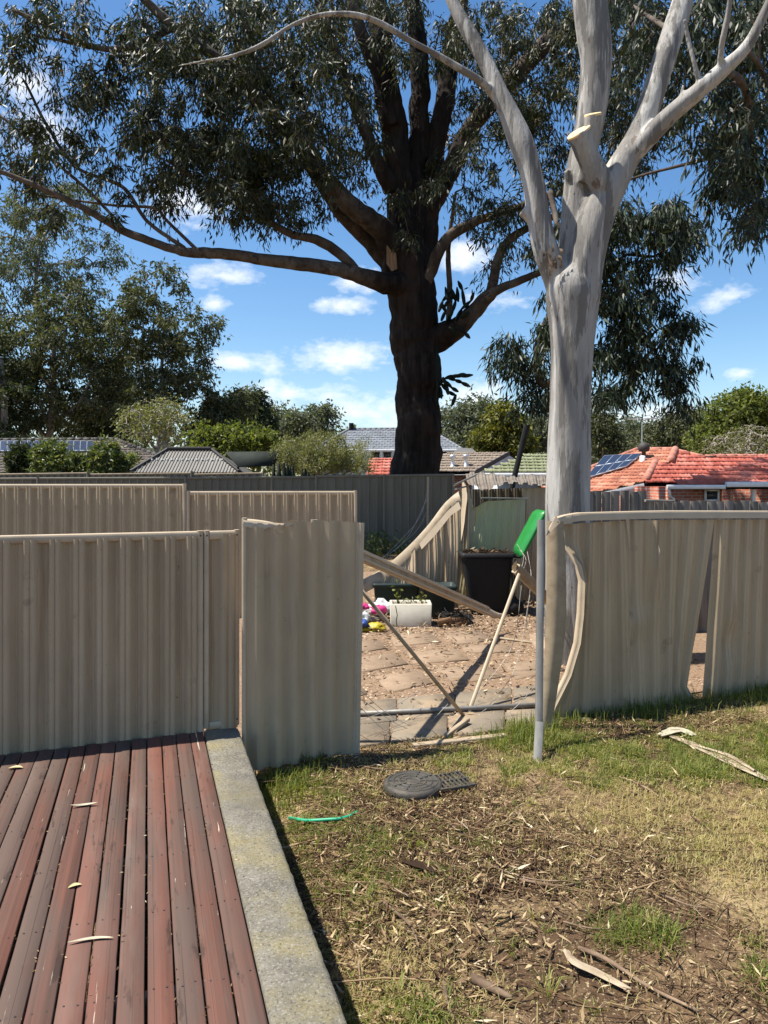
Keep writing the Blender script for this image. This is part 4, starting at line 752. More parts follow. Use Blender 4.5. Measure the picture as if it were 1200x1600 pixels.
for k in range(9): mb = MB(); bar(mb, rt(-.13 + .032 * k, -.11), rt(-.13 + .032 * k, .11), .011, .02); part('grate_bar', mb, M['drain'], gr)
for s_ in (-.115, 0, .115): mb = MB(); bar(mb, rt(-.145, s_), rt(.145, s_), .012, .022); part('grate_rim', mb, M['drain'], gr)
def LG(px, py, h=0.0):
    D = CZ * F / (py - HOR)
    for _ in range(8): q = P(px, py, D); D = (CZ - float(lawn_z(q[0], q[1])) - h) * F / (py - HOR)
    return P(px, py, D)
mb = MB(); tube(mb, catmull([LG(452, 1278, .03), LG(478, 1282, .03), LG(505, 1281, .036), LG(538, 1278, .03), LG(560, 1268, .01)], .03), .0105, 8); solo('garden_hose', mb, M['hose'], 'short length of green hose showing through the grass by the concrete edge', 'hose')
def stick(name, pts, rad, mat, label, cat, flat=None, group=None):
    c = catmull([LG(a, b, h) for a, b, h in pts], .025); n = len(c); t_ = np.linspace(0, 1, n); mb = MB()
    if flat:
        q, T, A, B = ring_frames(c); side = np.cross(T, (0, 0, 1)); side /= np.linalg.norm(side, axis=1)[:, None]; w = flat * (.55 + .45 * np.sin(t_ * math.pi)) * (1 + .4 * (fbm(t_ * 9, t_ * 0, len(pts), 3) - .45)); V = []
        for k in range(n): V += [c[k] + side[k] * w[k] + V3(0, 0, .25 * w[k]), c[k] + side[k] * w[k] * .4 + V3(0, 0, .012), c[k] - side[k] * w[k] * .3 + V3(0, 0, .006), c[k] - side[k] * w[k] + V3(0, 0, .3 * w[k])]
        mb.add(V, [(k * 4 + j, k * 4 + j + 1, k * 4 + 5 + j, k * 4 + 4 + j) for k in range(n - 1) for j in range(3)])
    else: tube(mb, c, rad * (1 - .5 * t_), 8, True, .25, len(label))
    return solo(name, mb, mat, label, cat, group)
stick('bark_strip', [(1036, 1146, .03), (1085, 1166, .03), (1140, 1192, .03), (1215, 1226, .03)], 0, M['bark_strip'], 'long pale strip of shed bark on the grass before the battered fence', 'bark', .045)
stick('bark_strip', [(1030, 1150, .035), (1060, 1142, .04), (1085, 1150, .03)], 0, M['pale_leaf'], 'short curled white bark piece at the foot of the battered fence', 'bark', .05)
stick('bark_strip', [(1080, 1163, .04), (1135, 1180, .05), (1180, 1205, .04)], 0, M['bark_strip'], 'second thinner pale bark strip beside the long one near the fence', 'bark', .022)
stick('stick', [(905, 1482, .02), (950, 1500, .03), (1010, 1540, .02), (1092, 1580, .02)], .011, M['stick'], 'long brown stick on bare soil at lower right', 'stick')
stick('bark_strip', [(884, 1486, .03), (898, 1505, .04), (930, 1520, .02), (985, 1548, .02)], 0, M['bark_strip'], 'pale peeled bark piece next to the long brown stick', 'bark', .022)
stick('stick', [(670, 1312, .02), (745, 1338, .02), (780, 1358, .02), (850, 1376, .03), (945, 1372, .02)], .006, M['stick'], 'thin curved twig across the middle of the lawn', 'stick')
stick('stick', [(812, 1374, .02), (868, 1384, .03), (912, 1378, .02)], .008, M['stick'], 'short twig lying against the thin curved twig', 'stick')
stick('wood_chunk', [(738, 1528, .02), (765, 1542, .025), (800, 1560, .02)], .021, M['stick'], 'thick brown chunk of wood near the bottom of the picture', 'wood')
stick('stick', [(694, 1535, .02), (700, 1570, .02), (712, 1600, .02)], .010, M['stick'], 'brown stick pointing at the camera left of the wood chunk', 'stick')
stick('stick', [(600, 1410, .02), (640, 1445, .03), (655, 1480, .02)], .008, M['stick'], 'bent stick in the leaf litter near the concrete edge', 'stick')
stick('bark_strip', [(628, 1345, .03), (652, 1352, .04), (682, 1362, .03)], 0, M['litter'], 'reddish curled bark piece in mid lawn litter', 'bark', .03)
stick('stick', [(968, 1214, .02), (1000, 1226, .02), (1030, 1244, .02)], .009, M['stick'], 'dark twig in grass right of centre below the pale bark strip', 'stick')
TWL = ['small dry twig just below the drain grate', 'small twig lying level left of the lawn middle', 'small twig right of the thin curved twig top end', 'small twig pointing at the camera beside the concrete edge shadow', 'small twig in the grass below the green hose', 'small twig on pale dry soil at the right', 'small level twig left of the green grass tuft at right', 'small twig against the shadow behind the drain cover', 'small twig at the foot of the torn fence sheet']
for k, (a, b, c_, d_) in enumerate(((700, 1285, 745, 1312), (775, 1322, 812, 1324), (840, 1295, 905, 1320), (560, 1500, 566, 1560), (480, 1360, 520, 1395), (1040, 1400, 1110, 1420), (880, 1440, 960, 1452), (620, 1190, 690, 1182), (560, 1196, 640, 1200))): stick('small_twig', [(a, b, .02), ((a + c_) / 2, (b + d_) / 2 + 4, .03), (c_, d_, .02)], .005, M['stick'], TWL[k], 'twig', None, 'small twigs on the lawn')

# grass, litter
def lawn_pts(n, dens):
    out = []
    while sum(map(len, out)) < n:
        y = RNG.uniform(1.7, 7.6, n * 3); x = RNG.uniform(-1.4, 5.2, n * 3)
        ok = (x > edge_x(y) + .015) & (y < 5.80 + .38 * x - .03) & (np.abs(x) < .56 * y + .1) & (RNG.random(n * 3) < dens(x, y)); out.append(np.stack([x[ok], y[ok]], -1))
    return np.concatenate(out)[:n]
def bump2(x, y, px, py, rx, ry):
    D = CZ * F / (py - HOR); cx = (px - 600) / F * D; return np.exp(-((x - cx) / rx) ** 2 - ((y - D) / ry) ** 2)
def gdens(x, y):
    b = .14 + .55 * np.clip((fbm(x * 1.7 + 3, y * 1.7, 61, 4) - .42) * 5, 0, 1)
    dry = .9 * bump2(x, y, 1080, 1320, 1.0, .5) + .8 * bump2(x, y, 900, 1250, .6, .25) + .7 * bump2(x, y, 640, 1480, .5, .35) + .7 * bump2(x, y, 1000, 1560, .7, .3)
    wet = .55 * bump2(x, y, 480, 1330, .3, .7) + .9 * bump2(x, y, 960, 1180, .8, .35) + .9 * bump2(x, y, 1000, 1455, .12, .12) + .7 * bump2(x, y, 630, 1580, .2, .12) + .5 * bump2(x, y, 1150, 1200, .8, .4) + .7 * bump2(x, y, 820, 1160, .25, .25) + .6 * bump2(x, y, 430, 1230, .2, .5)
    return np.clip(b - dry * .8 + wet, .02, 1) * np.clip((x - edge_x(y) - .05) / .3, .04, 1) * np.clip((fbm(x * 7, y * 7, 67, 3) - .25) * 3.2, .1, 1)
def blades(n, dens, hmin, hmax, wid, attr_fn, lean=.7):
    q = lawn_pts(n, dens); x, y = q[:, 0], q[:, 1]; z = lawn_z(x, y) - .006; h = RNG.uniform(hmin, hmax, n) * (.6 + .8 * fbm(x * 3, y * 3, 71, 3)); a = RNG.uniform(0, 2 * np.pi, n); l = np.abs(RNG.normal(.25, lean * .5, n)).clip(0, 1.6)
    d = np.stack([np.cos(a), np.sin(a), 0 * a], -1); s_ = np.stack([-np.sin(a), np.cos(a), 0 * a], -1) * (wid * RNG.uniform(.7, 1.3, n))[:, None]
    b = np.stack([x, y, z], -1); m = b + d * (h * l * .35)[:, None]; m[:, 2] += h * .62; t = b + d * (h * l)[:, None]; t[:, 2] += h * (1 - .35 * np.minimum(l, 1.5)); t[:, 2] = np.maximum(t[:, 2], z + .006)
    V = np.stack([b - s_, b + s_, m + s_ * .8, m - s_ * .8, t], 1).reshape(-1, 3); o = np.arange(n)[:, None] * 5; at = attr_fn(x, y)
    return V, o + np.array([[0, 1, 2, 3]]), o + np.array([[3, 2, 4]]), at
mb = MB()
V, q, t, at = blades(14000, gdens, .018, .05, .0022, lambda x, y: np.clip(RNG.random(len(x)) * .8, 0, 1)); b0 = mb.n; mb.add(V, q, at); mb.f.append(t + b0); mb.a.append(at)
def tufts(nt, k, dens, h0, h1, spread, attr0):
    c = np.repeat(lawn_pts(nt, dens), k, 0); sc = np.repeat(RNG.uniform(.5, 1.4, nt), k); n = nt * k; a = RNG.uniform(0, 2 * np.pi, n); l = RNG.uniform(.15, 1.5, n); h = RNG.uniform(h0, h1, n) * sc
    x = c[:, 0] + np.cos(a) * spread * sc * RNG.random(n); y = c[:, 1] + np.sin(a) * spread * sc * RNG.random(n); z = lawn_z(x, y) - .006; d = np.stack([np.cos(a), np.sin(a), 0 * a], -1); s_ = np.stack([-np.sin(a), np.cos(a), 0 * a], -1) * RNG.uniform(.0016, .0032, (n, 1))
    b = np.stack([x, y, z], -1); m = b + d * (h * l * .4)[:, None]; m[:, 2] += h * .62; t = b + d * (h * l)[:, None]; t[:, 2] += h * (1 - .42 * np.minimum(l, 1.5)); V = np.stack([b - s_, b + s_, m + s_ * .8, m - s_ * .8, t], 1).reshape(-1, 3); o = np.arange(n)[:, None] * 5
    at = np.clip(np.repeat(RNG.random(nt) * attr0, k) + RNG.normal(0, .13, n), 0, 1); b0 = mb.n; mb.add(V, o + np.array([[0, 1, 2, 3]]), at); mb.f.append(o + np.array([[3, 2, 4]]) + b0); mb.a.append(at)
tufts(2000, 20, gdens, .022, .06, .045, .85); tufts(240, 24, lambda x, y: gdens(x, y) ** 2, .045, .10, .06, .6)
for (px, py, rr) in ((985, 1448, 2), (1010, 1452, 2), (630, 1575, 2), (655, 1590, 2), (500, 1300, 1), (470, 1350, 1), (960, 1190, 2), (1005, 1210, 2), (1120, 1190, 2)):
    tufts(3 * rr, 20, lambda x, y, px=px, py=py: bump2(x, y, px, py, .16, .14), .04, .11, .07, .45)
# taller tufts along the fence feet and the kerb
def edged(x, y): return np.clip(np.exp(-np.abs(y - (5.80 + .38 * x - .1)) / .12) * (x > 1.0) + 1.6 * bump2(x, y, 440, 1215, .22, .25) + bump2(x, y, 815, 1160, .2, .16), 0, 1)
V, q, t, at = blades(2600, edged, .06, .19, .0028, lambda x, y: RNG.random(len(x)) * .6); b0 = mb.n; mb.add(V, q, at); mb.f.append(t + b0); mb.a.append(at)
tag(part('grass', mb, M['grass']), 'patchy green and yellow lawn grass growing through the leaf litter', 'grass', kind='stuff')
mb = MB()
V, q, t, at = blades(24000, lambda x, y: np.clip(1.5 * (fbm(x * 1.1 + 5, y * 1.1, 91, 3) - .42) + .8 * bump2(x, y, 1080, 1320, 1.1, .7), .04, 1), .02, .07, .0016, lambda x, y: .86 + .14 * RNG.random(len(x)), 2.6); b0 = mb.n; mb.add(V, q, at); mb.f.append(t + b0); mb.a.append(at)
tag(part('dry_grass', mb, M['grass']), 'flattened straw coloured dry grass over the bare soil', 'dry grass', kind='stuff')
def litter(n, dens, Lr, Wr, up=.25, lift=.008):
    q = lawn_pts(n, dens); b = np.stack([q[:, 0], q[:, 1], lawn_z(q[:, 0], q[:, 1]) + lift * (1 + RNG.random(n))], -1); a = RNG.uniform(0, 2 * np.pi, n); d = np.stack([np.cos(a), np.sin(a), RNG.normal(0, up, n) + .05], -1)
    s_ = np.stack([-np.sin(a), np.cos(a), RNG.normal(0, .45, n)], -1); leafquads(mb, b, d, RNG.uniform(*Lr, n), RNG.uniform(*Wr, n), RNG, .35, None, s_)
mb = MB(); ld_ = lambda x, y: np.clip(.30 + 2.8 * (fbm(x * 1.5, y * 1.5, 81, 3) - .45) + .6 * bump2(x, y, 600, 1430, .5, .7), .05, 1)
litter(15000, ld_, (.015, .05), (.003, .008), .35, .010); litter(4200, ld_, (.03, .10), (.005, .015), .34, .014); litter(1100, lambda x, y: np.clip(bump2(x, y, 620, 1460, .5, .6) + .6 * bump2(x, y, 760, 1400, .5, .4), 0, 1), (.03, .10), (.007, .018), .35, .014); litter(26000, ld_, (.006, .02), (.002, .007), .4)
n = 8000; q = lawn_pts(n, ld_); b = np.stack([q[:, 0], q[:, 1], lawn_z(q[:, 0], q[:, 1]) + .008], -1); a = RNG.uniform(0, 2 * np.pi, n); d = np.stack([np.cos(a), np.sin(a), RNG.normal(0, .12, n)], -1) * RNG.uniform(.015, .5, (n, 1)) ** 1.6; segs(mb, b, b + d, np.full(n, .0028), np.full(n, .0016), 4)
mb.a[-1] = np.repeat(RNG.random(n) * .75, 4)
n = 260; q = lawn_pts(n, ld_); b = np.stack([q[:, 0], q[:, 1], lawn_z(q[:, 0], q[:, 1]) + .014], -1); a = RNG.uniform(0, 2 * np.pi, n); l_ = RNG.uniform(.08, .30, (n, 1)); d = np.stack([np.cos(a), np.sin(a), RNG.normal(0, .06, n)], -1); m_ = b + d * l_ * .5 + RNG.normal(0, .02, (n, 3)) * [1, 1, .4]; r_ = RNG.uniform(.003, .0065, n); segs(mb, b, m_, r_, r_ * .9, 5); segs(mb, m_, m_ + (d + RNG.normal(0, .25, (n, 3)) * [1, 1, .1]) * l_ * .5, r_ * .9, r_ * .5, 5); mb.a[-1] = mb.a[-2] = np.repeat(RNG.random(n) * .85, 5)
tag(part('leaf_litter', mb, M['litter']), 'dry brown gum leaves, bark flakes and twigs strewn over the lawn', 'leaf litter', kind='stuff')
# litter over the gravel yard and rubbish corner
mb = MB(); n = 2600; x = RNG.uniform(-.8, 3.4, n); y = np.where(RNG.random(n) < .55, RNG.uniform(9.3, 11.2, n), RNG.uniform(6.2, 11.5, n)); ok = y > 6.15 + .38 * x; x, y = x[ok], y[ok]; n = len(x); a = RNG.uniform(0, 6.28, n)
leafquads(mb, np.stack([x, y, terrain(x, y) + .035 + .03 * RNG.random(n) * (y > 9.3)], -1), np.stack([np.cos(a), np.sin(a), RNG.normal(0, .25, n)], -1), RNG.uniform(.04, .13, n), RNG.uniform(.012, .03, n), RNG, .3, None, np.stack([-np.sin(a), np.cos(a), RNG.normal(0, .4, n)], -1))
tag(part('yard_litter', mb, M['litter']), 'dry leaves strewn over the gravel yard around the rubbish', 'leaf litter', kind='stuff')
# ------------------------------------------------------------------ houses behind
def on_plane(px, py, p0, gr):
    dx, dz = (px - 600) / F, -(py - HOR) / F
    D = (p0[2] - gr[0] * p0[0] - gr[1] * p0[1] - CZ) / (dz - gr[0] * dx - gr[1]); return V3(dx * D, D, CZ + dz * D)
def tiled(parent, poly, p0, gr, mat, course=.33, tw=.30, name='roof_tiles', under=None, rnd=1):
    """overlapping tile courses over a planar polygon, each tile with its own rise and lip"""
    rng = np.random.default_rng(rnd); N = nrm((-gr[0], -gr[1], 1)); g2 = np.array(gr) / np.linalg.norm(gr); up = nrm((g2[0], g2[1], np.linalg.norm(gr))); al = np.cross(up, N)
    if al[0] < 0: al = -al
    Q = np.array(poly); u = (Q - p0) @ al; v = (Q - p0) @ up; mb = MB(); v0, v1 = v.min(), v.max(); k = 0
    while v0 + k * course < v1 - .02:
        va = v0 + k * course; vb = min(va + course * 1.12, v1); vm = min(va + course * .45, v1 - .01); cr = []
        for i in range(len(Q)):
            j = (i + 1) % len(Q)
            if (v[i] - vm) * (v[j] - vm) < 0: t = (vm - v[i]) / (v[j] - v[i]); cr.append(u[i] + t * (u[j] - u[i]))
        cr.sort()
        for q in range(0, len(cr) - 1, 2):
            a, b = cr[q], cr[q + 1]; n = max(1, int(round((b - a) / tw)))
            for s_ in range(n):
                ua, ub = a + (b - a) * s_ / n, a + (b - a) * (s_ + 1) / n; h = .035 + rng.uniform(-.006, .008); prof = [(0, .0), (.12, .02), (.3, .0), (.62, .0), (.8, .022), (1, .0)]; V = []
                for (t, z) in prof: c = p0 + al * (ua + (ub - ua) * t); V += [c + up * va + N * (z + h - .04), c + up * va + N * (z + h), c + up * vb + N * (z + .002)]
                r = rng.random(); mb.add(V, [(i * 3 + j, i * 3 + 3 + j, i * 3 + 4 + j, i * 3 + 1 + j) for i in range(5) for j in range(2)], r)
        k += 1
    o = part(name, mb, mat, parent, kind='stuff')
    if under is not None: mb = MB(); mb.add(Q - N * .02, [tuple(range(len(Q)))]); mb.add(Q - N * .14, [tuple(range(len(Q)))[::-1]]); part('roof_deck', mb, under, parent)
    return o
def ridge(parent, a, b, mat, r=.11):
    mb = MB(); n = max(2, int(np.linalg.norm(b - a) / .35))
    for k in range(n): p, q = a + (b - a) * k / n, a + (b - a) * (k + 1.08) / n; tube(mb, [p, q], [r * 1.06, r * .94], 8)
    return part('ridge_cap', mb, mat, parent)
def wallbox(name, parent, lo, hi, mat): mb = MB(); box(mb, lo, hi); return part(name, mb, mat, parent)
def window(parent, px0, px1, py0, py1, D, mat='white_paint', depth=.06):
    a, b = P(px0, py0, D), P(px1, py1, D); fw = min(.06, abs(b[0] - a[0]) * .12); mb = MB()
    box(mb, (a[0], D - depth, b[2]), (a[0] + fw, D, a[2])); box(mb, (b[0] - fw, D - depth, b[2]), (b[0], D, a[2])); box(mb, (a[0] + fw, D - depth, b[2]), (b[0] - fw, D, b[2] + fw)); box(mb, (a[0] + fw, D - depth, a[2] - fw), (b[0] - fw, D, a[2]))
    w = part('window', mb, M[mat], parent); mb = MB(); box(mb, (a[0] + fw, D - .03, b[2] + fw), (b[0] - fw, D - .005, a[2] - fw)); part('pane', mb, M['glass'], w); return w
def solar_on(parent, px_quad, p0, gr, nx, ny):
    N = nrm((-gr[0], -gr[1], 1)); c = [on_plane(x, y, p0, gr) + N * .12 for x, y in px_quad]     # bl br tr tl
    for i in range(nx):
        for j in range(ny):
            f = lambda u, v: (c[0] * (1 - u) + c[1] * u) * (1 - v) + (c[3] * (1 - u) + c[2] * u) * v
            e = .02; u0, u1, v0, v1 = (i + e) / nx, (i + 1 - e) / nx, (j + e) / ny, (j + 1 - e) / ny; q = [f(u0, v0), f(u1, v0), f(u1, v1), f(u0, v1)]; mb = MB(); mb.add(q + [p - N * .05 for p in q], [(0, 1, 2, 3), (0, 4, 5, 1), (1, 5, 6, 2), (2, 6, 7, 3), (3, 7, 4, 0), (7, 6, 5, 4)]); o = part('solar_panel', mb, M['alu'], parent)
            e = .055; u0, u1, v0, v1 = (i + e) / nx, (i + 1 - e) / nx, (j + e) / ny, (j + 1 - e) / ny; mb = MB(); mb.add([p + N * .006 for p in (f(u0, v0), f(u1, v0), f(u1, v1), f(u0, v1))], [(0, 1, 2, 3)]); part('cell_glass', mb, M['solar'], o)
# H7: red tiled house on the right
h7 = thing('red_roof_house', 'brick house with orange and red tiled hip roof and solar panels, at right', 'house', GP(1080, 25))
pL, gL = V3(8.31, 24, 2.05), (.226, .327); pF, gF = V3(8.31, 24, 2.05), (0.0, .517)
L = lambda x, y: on_plane(x, y, pL, gL); Fm = lambda x, y: on_plane(x, y, pF, gF)
tiled(h7, [L(905, 776), L(1006, 754), L(1024, 722), L(1046, 722), L(1055, 702), L(996, 702), L(905, 740)], pL, gL, M['roof_orange'], .3, .28, under=M['black'])
R2 = L(1055, 702); tiled(h7, [V3(8.31, 24, 2.05), Fm(1300, 753), Fm(1300, 711), Fm(1200, 712), Fm(1102, 714), Fm(1056, 703), Fm(1046, 722), Fm(1024, 722)], pF, gF, M['roof_red'], .3, .28, under=M['black'], rnd=2)
ridge(h7, L(1009, 750), L(1024, 722), M['ridge'], .13); ridge(h7, L(1047, 721), L(1055, 702), M['ridge'], .13); ridge(h7, L(1055, 702), L(996, 702), M['ridge'], .08); ridge(h7, Fm(1056, 703), Fm(1102, 714), M['ridge'], .06); ridge(h7, Fm(1102, 713), Fm(1300, 711), M['ridge'], .06); ridge(h7, L(996, 702), L(905, 738), M['ridge'], .08)
mb = MB(); bar(mb, L(905, 778) - V3(0, .05, .08), L(1006, 756) - V3(0, .05, .08), .03, .2); part('bargeboard', mb, M['grey_wall'], h7)
A0 = L(905, 776); wallbox('wall', h7, (A0[0] - 1, 24.45, -.9), (16.5, 29, 1.95), M['brick']); wallbox('wall', h7, (P(930, 0, 24)[0], 24.0, -.9), (P(1004, 0, 24)[0], 24.4, 1.62), M['brick'])
solar_on(h7, [(915, 752), (979, 733), (1004, 713), (945, 716)], pL, gL, 4, 2)
c = L(1006, 716); mb = MB(); lathe(mb, [(.07, -.1), (.07, .22), (.16, .24), (.2, .32), (.2, .42), (.14, .52), (.03, .56)], c, 14); part('roof_vent', mb, M['ridge_dark'], h7); mb = MB(); lathe(mb, [(.10, -.1), (.10, .18), (.06, .2)], L(1004, 721), 10); part('flue', mb, M['white_paint'], h7)
an = MB(); c = Fm(1003, 705); c = L(1003, 703); bar(an, c - V3(0, 0, .2), c + V3(0, 0, 1.1), .03, .03, (0, 1, 0)); bar(an, c + V3(-.5, 0, 1.1), c + V3(.6, 0, 1.15), .025, .025)
for k in range(6): bar(an, c + V3(-.45 + k * .2, -.25, 1.1), c + V3(-.45 + k * .2, .25, 1.1), .012, .012)
part('antenna', an, M['alu'], h7)
pG, gG = P(1043, 757, 20.0), (0, .45); G = lambda x, y: on_plane(x, y, pG, gG)
h8 = thing('brick_garage', 'low brick garage with bright red tiled roof and white gutter at the right edge', 'house', GP(1150, 21))
tiled(h8, [G(1043, 757), G(1330, 757), G(1330, 690), G(1200, 714), G(1100, 742)], pG, gG, M['roof_red'], .3, .28, under=M['black'], rnd=3)
mb = MB(); bar(mb, G(1041, 759) - V3(0, .06, .03), G(1131, 759) - V3(0, .06, .03), .10, .11); bar(mb, G(1131, 757) - V3(0, .12, .0), G(1330, 756) - V3(0, .12, .0), .12, .14); part('gutter', mb, M['white_paint'], h8)
x0, x1 = P(1049, 0, 20.5)[0], P(1128, 0, 20.5)[0]; wallbox('wall', h8, (x0, 20.5, -.6), (x1, 23.5, 1.93), M['brick']); wallbox('wall', h8, (x1, 22.2, -.6), (x1 + 5, 23.4, 1.9), M['brick'])
window(h8, 1100, 1123, 764.5, 783, 20.5); mb = MB(); tube(mb, [P(1046, 762, 20.3), P(1047, 776, 20.3), P(1053, 779, 20.4), P(1053, 830, 20.4)], .035, 8); part('downpipe', mb, M['white_paint'], h8)
for px in (1142, 1177): mb = MB(); bar(mb, P(px, 761, 20.3), P(px, 830, 20.3), .09, .09, (0, 1, 0)); part('veranda_post', mb, M['white_paint'] if px > 1150 else M['brick'], h8)
# H1: brown roof at far left
h1 = thing('brown_roof_house', 'house with dark brown tiled roof and long solar array at far left', 'house', GP(60, 32)); p1, g1 = P(60, 744, 30), (0, .42); q1 = lambda x, y: on_plane(x, y, p1, g1)
tiled(h1, [q1(-120, 744), q1(258, 744), q1(246, 712), q1(180, 687), q1(-120, 689)], p1, g1, M['roof_brown'], .3, .3, under=M['black'], rnd=4); ridge(h1, q1(246, 712), q1(180, 687), M['ridge_dark']); ridge(h1, q1(180, 687), q1(-120, 689), M['ridge_dark'])
solar_on(h1, [(-40, 708.5), (146, 708), (147, 692), (-40, 692)], p1, g1, 18, 1); A0 = q1(-120, 744); wallbox('wall', h1, (A0[0], 30.5, -.9), (P(250, 0, 30.5)[0], 36, A0[2] - .1), M['brick'])
# H2: gazebo with ribbed metal hip roof
h2 = thing('gazebo', 'small pavilion with grey ribbed metal hip roof and dark ridge, left of centre', 'gazebo', GP(288, 23)); E = [P(204, 738, 22), P(374, 738, 22)]; Rg = [P(262, 703, 23.2), P(330, 703, 23.2)]; zE = E[0][2]
back = [V3(E[0][0], 24.4, zE), V3(E[1][0], 24.4, zE)]
def ribbed(name, bl, br, tr, tl, n, mat, rib=.025):
    N = nrm(np.cross(br - bl, tl - bl)); N = N if N[2] > 0 else -N; mb = MB(); al = nrm(br - bl); W = np.linalg.norm(br - bl); upv = (tl + tr) / 2 - (bl + br) / 2; upv = upv - al * (upv @ al); ul, ur = (tl - bl) @ al, (tr - bl) @ al
    for k in range(n):
        a = W * k / n; b = W * (k + 1) / n; tp = lambda x: max(0., min(1., x / ul if x < ul else ((W - x) / (W - ur) if x > ur else 1.))) if ul > 1e-6 and W - ur > 1e-6 else 1.
        xs = [a, a + (b - a) * .6, a + (b - a) * .7, a + (b - a) * .9, b]; zs = [0, 0, rib, rib, 0]; V = []
        for x, z in zip(xs, zs): c = bl + al * x + N * z; V += [c, c + upv * tp(x)]
        mb.add(V, [(i * 2, i * 2 + 2, i * 2 + 3, i * 2 + 1) for i in range(4)])
    return part(name, mb, mat, h2)
ribbed('roof_sheet', E[0], E[1], Rg[1], Rg[0], 34, M['roof_metal']); ribbed('roof_sheet', back[0], E[0], Rg[0], Rg[0] + V3(0, .01, 0), 26, M['roof_metal']); ribbed('roof_sheet', E[1], back[1], Rg[1] + V3(0, .01, 0), Rg[1], 26, M['roof_metal']); ribbed('roof_sheet', back[1], back[0], Rg[0], Rg[1], 34, M['roof_metal'])
for a, b, r in ((Rg[0], Rg[1], .09), (E[0], Rg[0], .05), (E[1], Rg[1], .05)): mb = MB(); bar(mb, a + V3(0, 0, .05), b + V3(0, 0, .05), r * 2, r); part('ridge_cap', mb, M['ridge_dark'], h2)
for q in (E[0] + V3(.15, .15, 0), E[1] + V3(-.15, .15, 0), back[0] + V3(.15, -.15, 0), back[1] + V3(-.15, -.15, 0)): mb = MB(); bar(mb, V3(q[0], q[1], -.3), q - V3(0, 0, .02), .1, .1, (0, 1, 0)); part('post', mb, M['black'], h2)
mb = MB(); bar(mb, E[0] - V3(0, -.03, .1), E[1] - V3(0, -.03, .1), .06, .16); part('eave_beam', mb, M['black'], h2)
mb = MB()
for k in range(15): c = E[0] * .5 + Rg[0] * .5; d_ = E[1] * .5 + Rg[1] * .5; q = c + (d_ - c) * (k + .5) / 15; box(mb, q + V3(-.02, -.03, .02), q + V3(.02, .03, .06))
part('roof_screw', mb, M['white_paint'], h2)
ss = thing('shade_screen', 'dark shade cloth screen stretched beside the gazebo roof', 'shade screen', GP(395, 22.5)); mb = MB(); q = [P(352, 706, 22.5), P(441, 705, 22.4), P(428, 727, 22.0), P(372, 729, 22.0)]; mb.add(q + [c - V3(0, -.02, .02) for c in q], [(0, 1, 2, 3), (4, 7, 6, 5), (0, 4, 5, 1), (1, 5, 6, 2), (2, 6, 7, 3), (3, 7, 4, 0)]); part('cloth', mb, M['shade'], ss)
for q in ((372, 729, 22.05), (428, 727, 22.05)): mb = MB(); c = P(*q); bar(mb, V3(c[0], c[1], .0), c, .06, .06, (0, 1, 0)); part('pole', mb, M['black'], ss)
# H3: grey roof two storey house in the centre distance
h3 = thing('grey_roof_house', 'two storey blue grey house with grey tiled roof behind the dark tree trunk', 'house', GP(600, 48)); p3, g3 = P(600, 702, 45), (0, .42); q3 = lambda x, y: on_plane(x, y, p3, g3)
tiled(h3, [q3(490, 702), q3(722, 702), q3(668, 670), q3(546, 671)], p3, g3, M['roof_grey'], .34, .34, under=M['black'], rnd=5); ridge(h3, q3(546, 671), q3(668, 670), M['roof_grey']); ridge(h3, q3(490, 702), q3(546, 671), M['roof_grey']); ridge(h3, q3(722, 702), q3(668, 670), M['roof_grey'])
A0, B0 = q3(490, 702), q3(722, 702); mb = MB(); bar(mb, A0 - V3(0, .05, .06), B0 - V3(0, .05, .06), .1, .14); part('gutter', mb, M['white_paint'], h3); wallbox('wall', h3, (A0[0] + .5, 45.5, -.9), (B0[0] - .5, 54, A0[2] - .12), M['blue_wall'])
for a in (498, 524, 580, 598, 696): window(h3, a, a + 14, 705, 716, 45.5, 'grey_wall')
mb = MB(); bar(mb, q3(549, 672), q3(549, 672) + V3(0, 0, .45), .3, .3, (0, 1, 0)); part('chimney', mb, M['black'], h3)
# H4: red roof left of the trunk
h4 = thing('small_red_roof_house', 'low house with pale red tiled roof just left of the dark trunk', 'house', GP(620, 29)); p4, g4 = P(600, 747, 27), (0, .42); q4 = lambda x, y: on_plane(x, y, p4, g4); tiled(h4, [q4(572, 747), q4(668, 747), q4(668, 716), q4(577, 716)], p4, g4, M['roof_red'], .3, .28, under=M['black'], rnd=6); A0 = q4(572, 747); wallbox('wall', h4, (A0[0] + .1, 27.3, -.8), (A0[0] + 2.1, 29.2, A0[2] - .1), M['brick'])
# H5, H6
h5 = thing('tan_roof_house', 'house with tan brown roof, two flues and pale grey gable behind the shed', 'house', GP(740, 33)); p5, g5 = P(690, 736, 30), (.05, .40); q5 = lambda x, y: on_plane(x, y, p5, g5)
tiled(h5, [q5(676, 737), q5(744, 736), q5(796, 707), q5(700, 707), q5(676, 716)], p5, g5, M['roof_tan'], .3, .3, under=M['black'], rnd=7); a, b = q5(744, 737), q5(796, 708); c2 = b + V3(1.6, 1.6, -1.2); c2 = P(812, 722, b[1] + .6)
mb = MB(); mb.add([a - V3(0, 0, .12), b - V3(0, 0, .10), c2, V3(c2[0], c2[1], -.5), V3(a[0], a[1], -.5)], [(0, 1, 2, 3, 4)]); wl = V3(.0, .12, 0); mb.add(np.array(mb.v[0]) + wl, [(4, 3, 2, 1, 0)]); part('gable_wall', mb, M['grey_wall'], h5); wallbox('wall', h5, (q5(676, 737)[0], 30.4, -.8), (a[0] - .1, 31, q5(690, 736)[2] - .15), M['brick'])
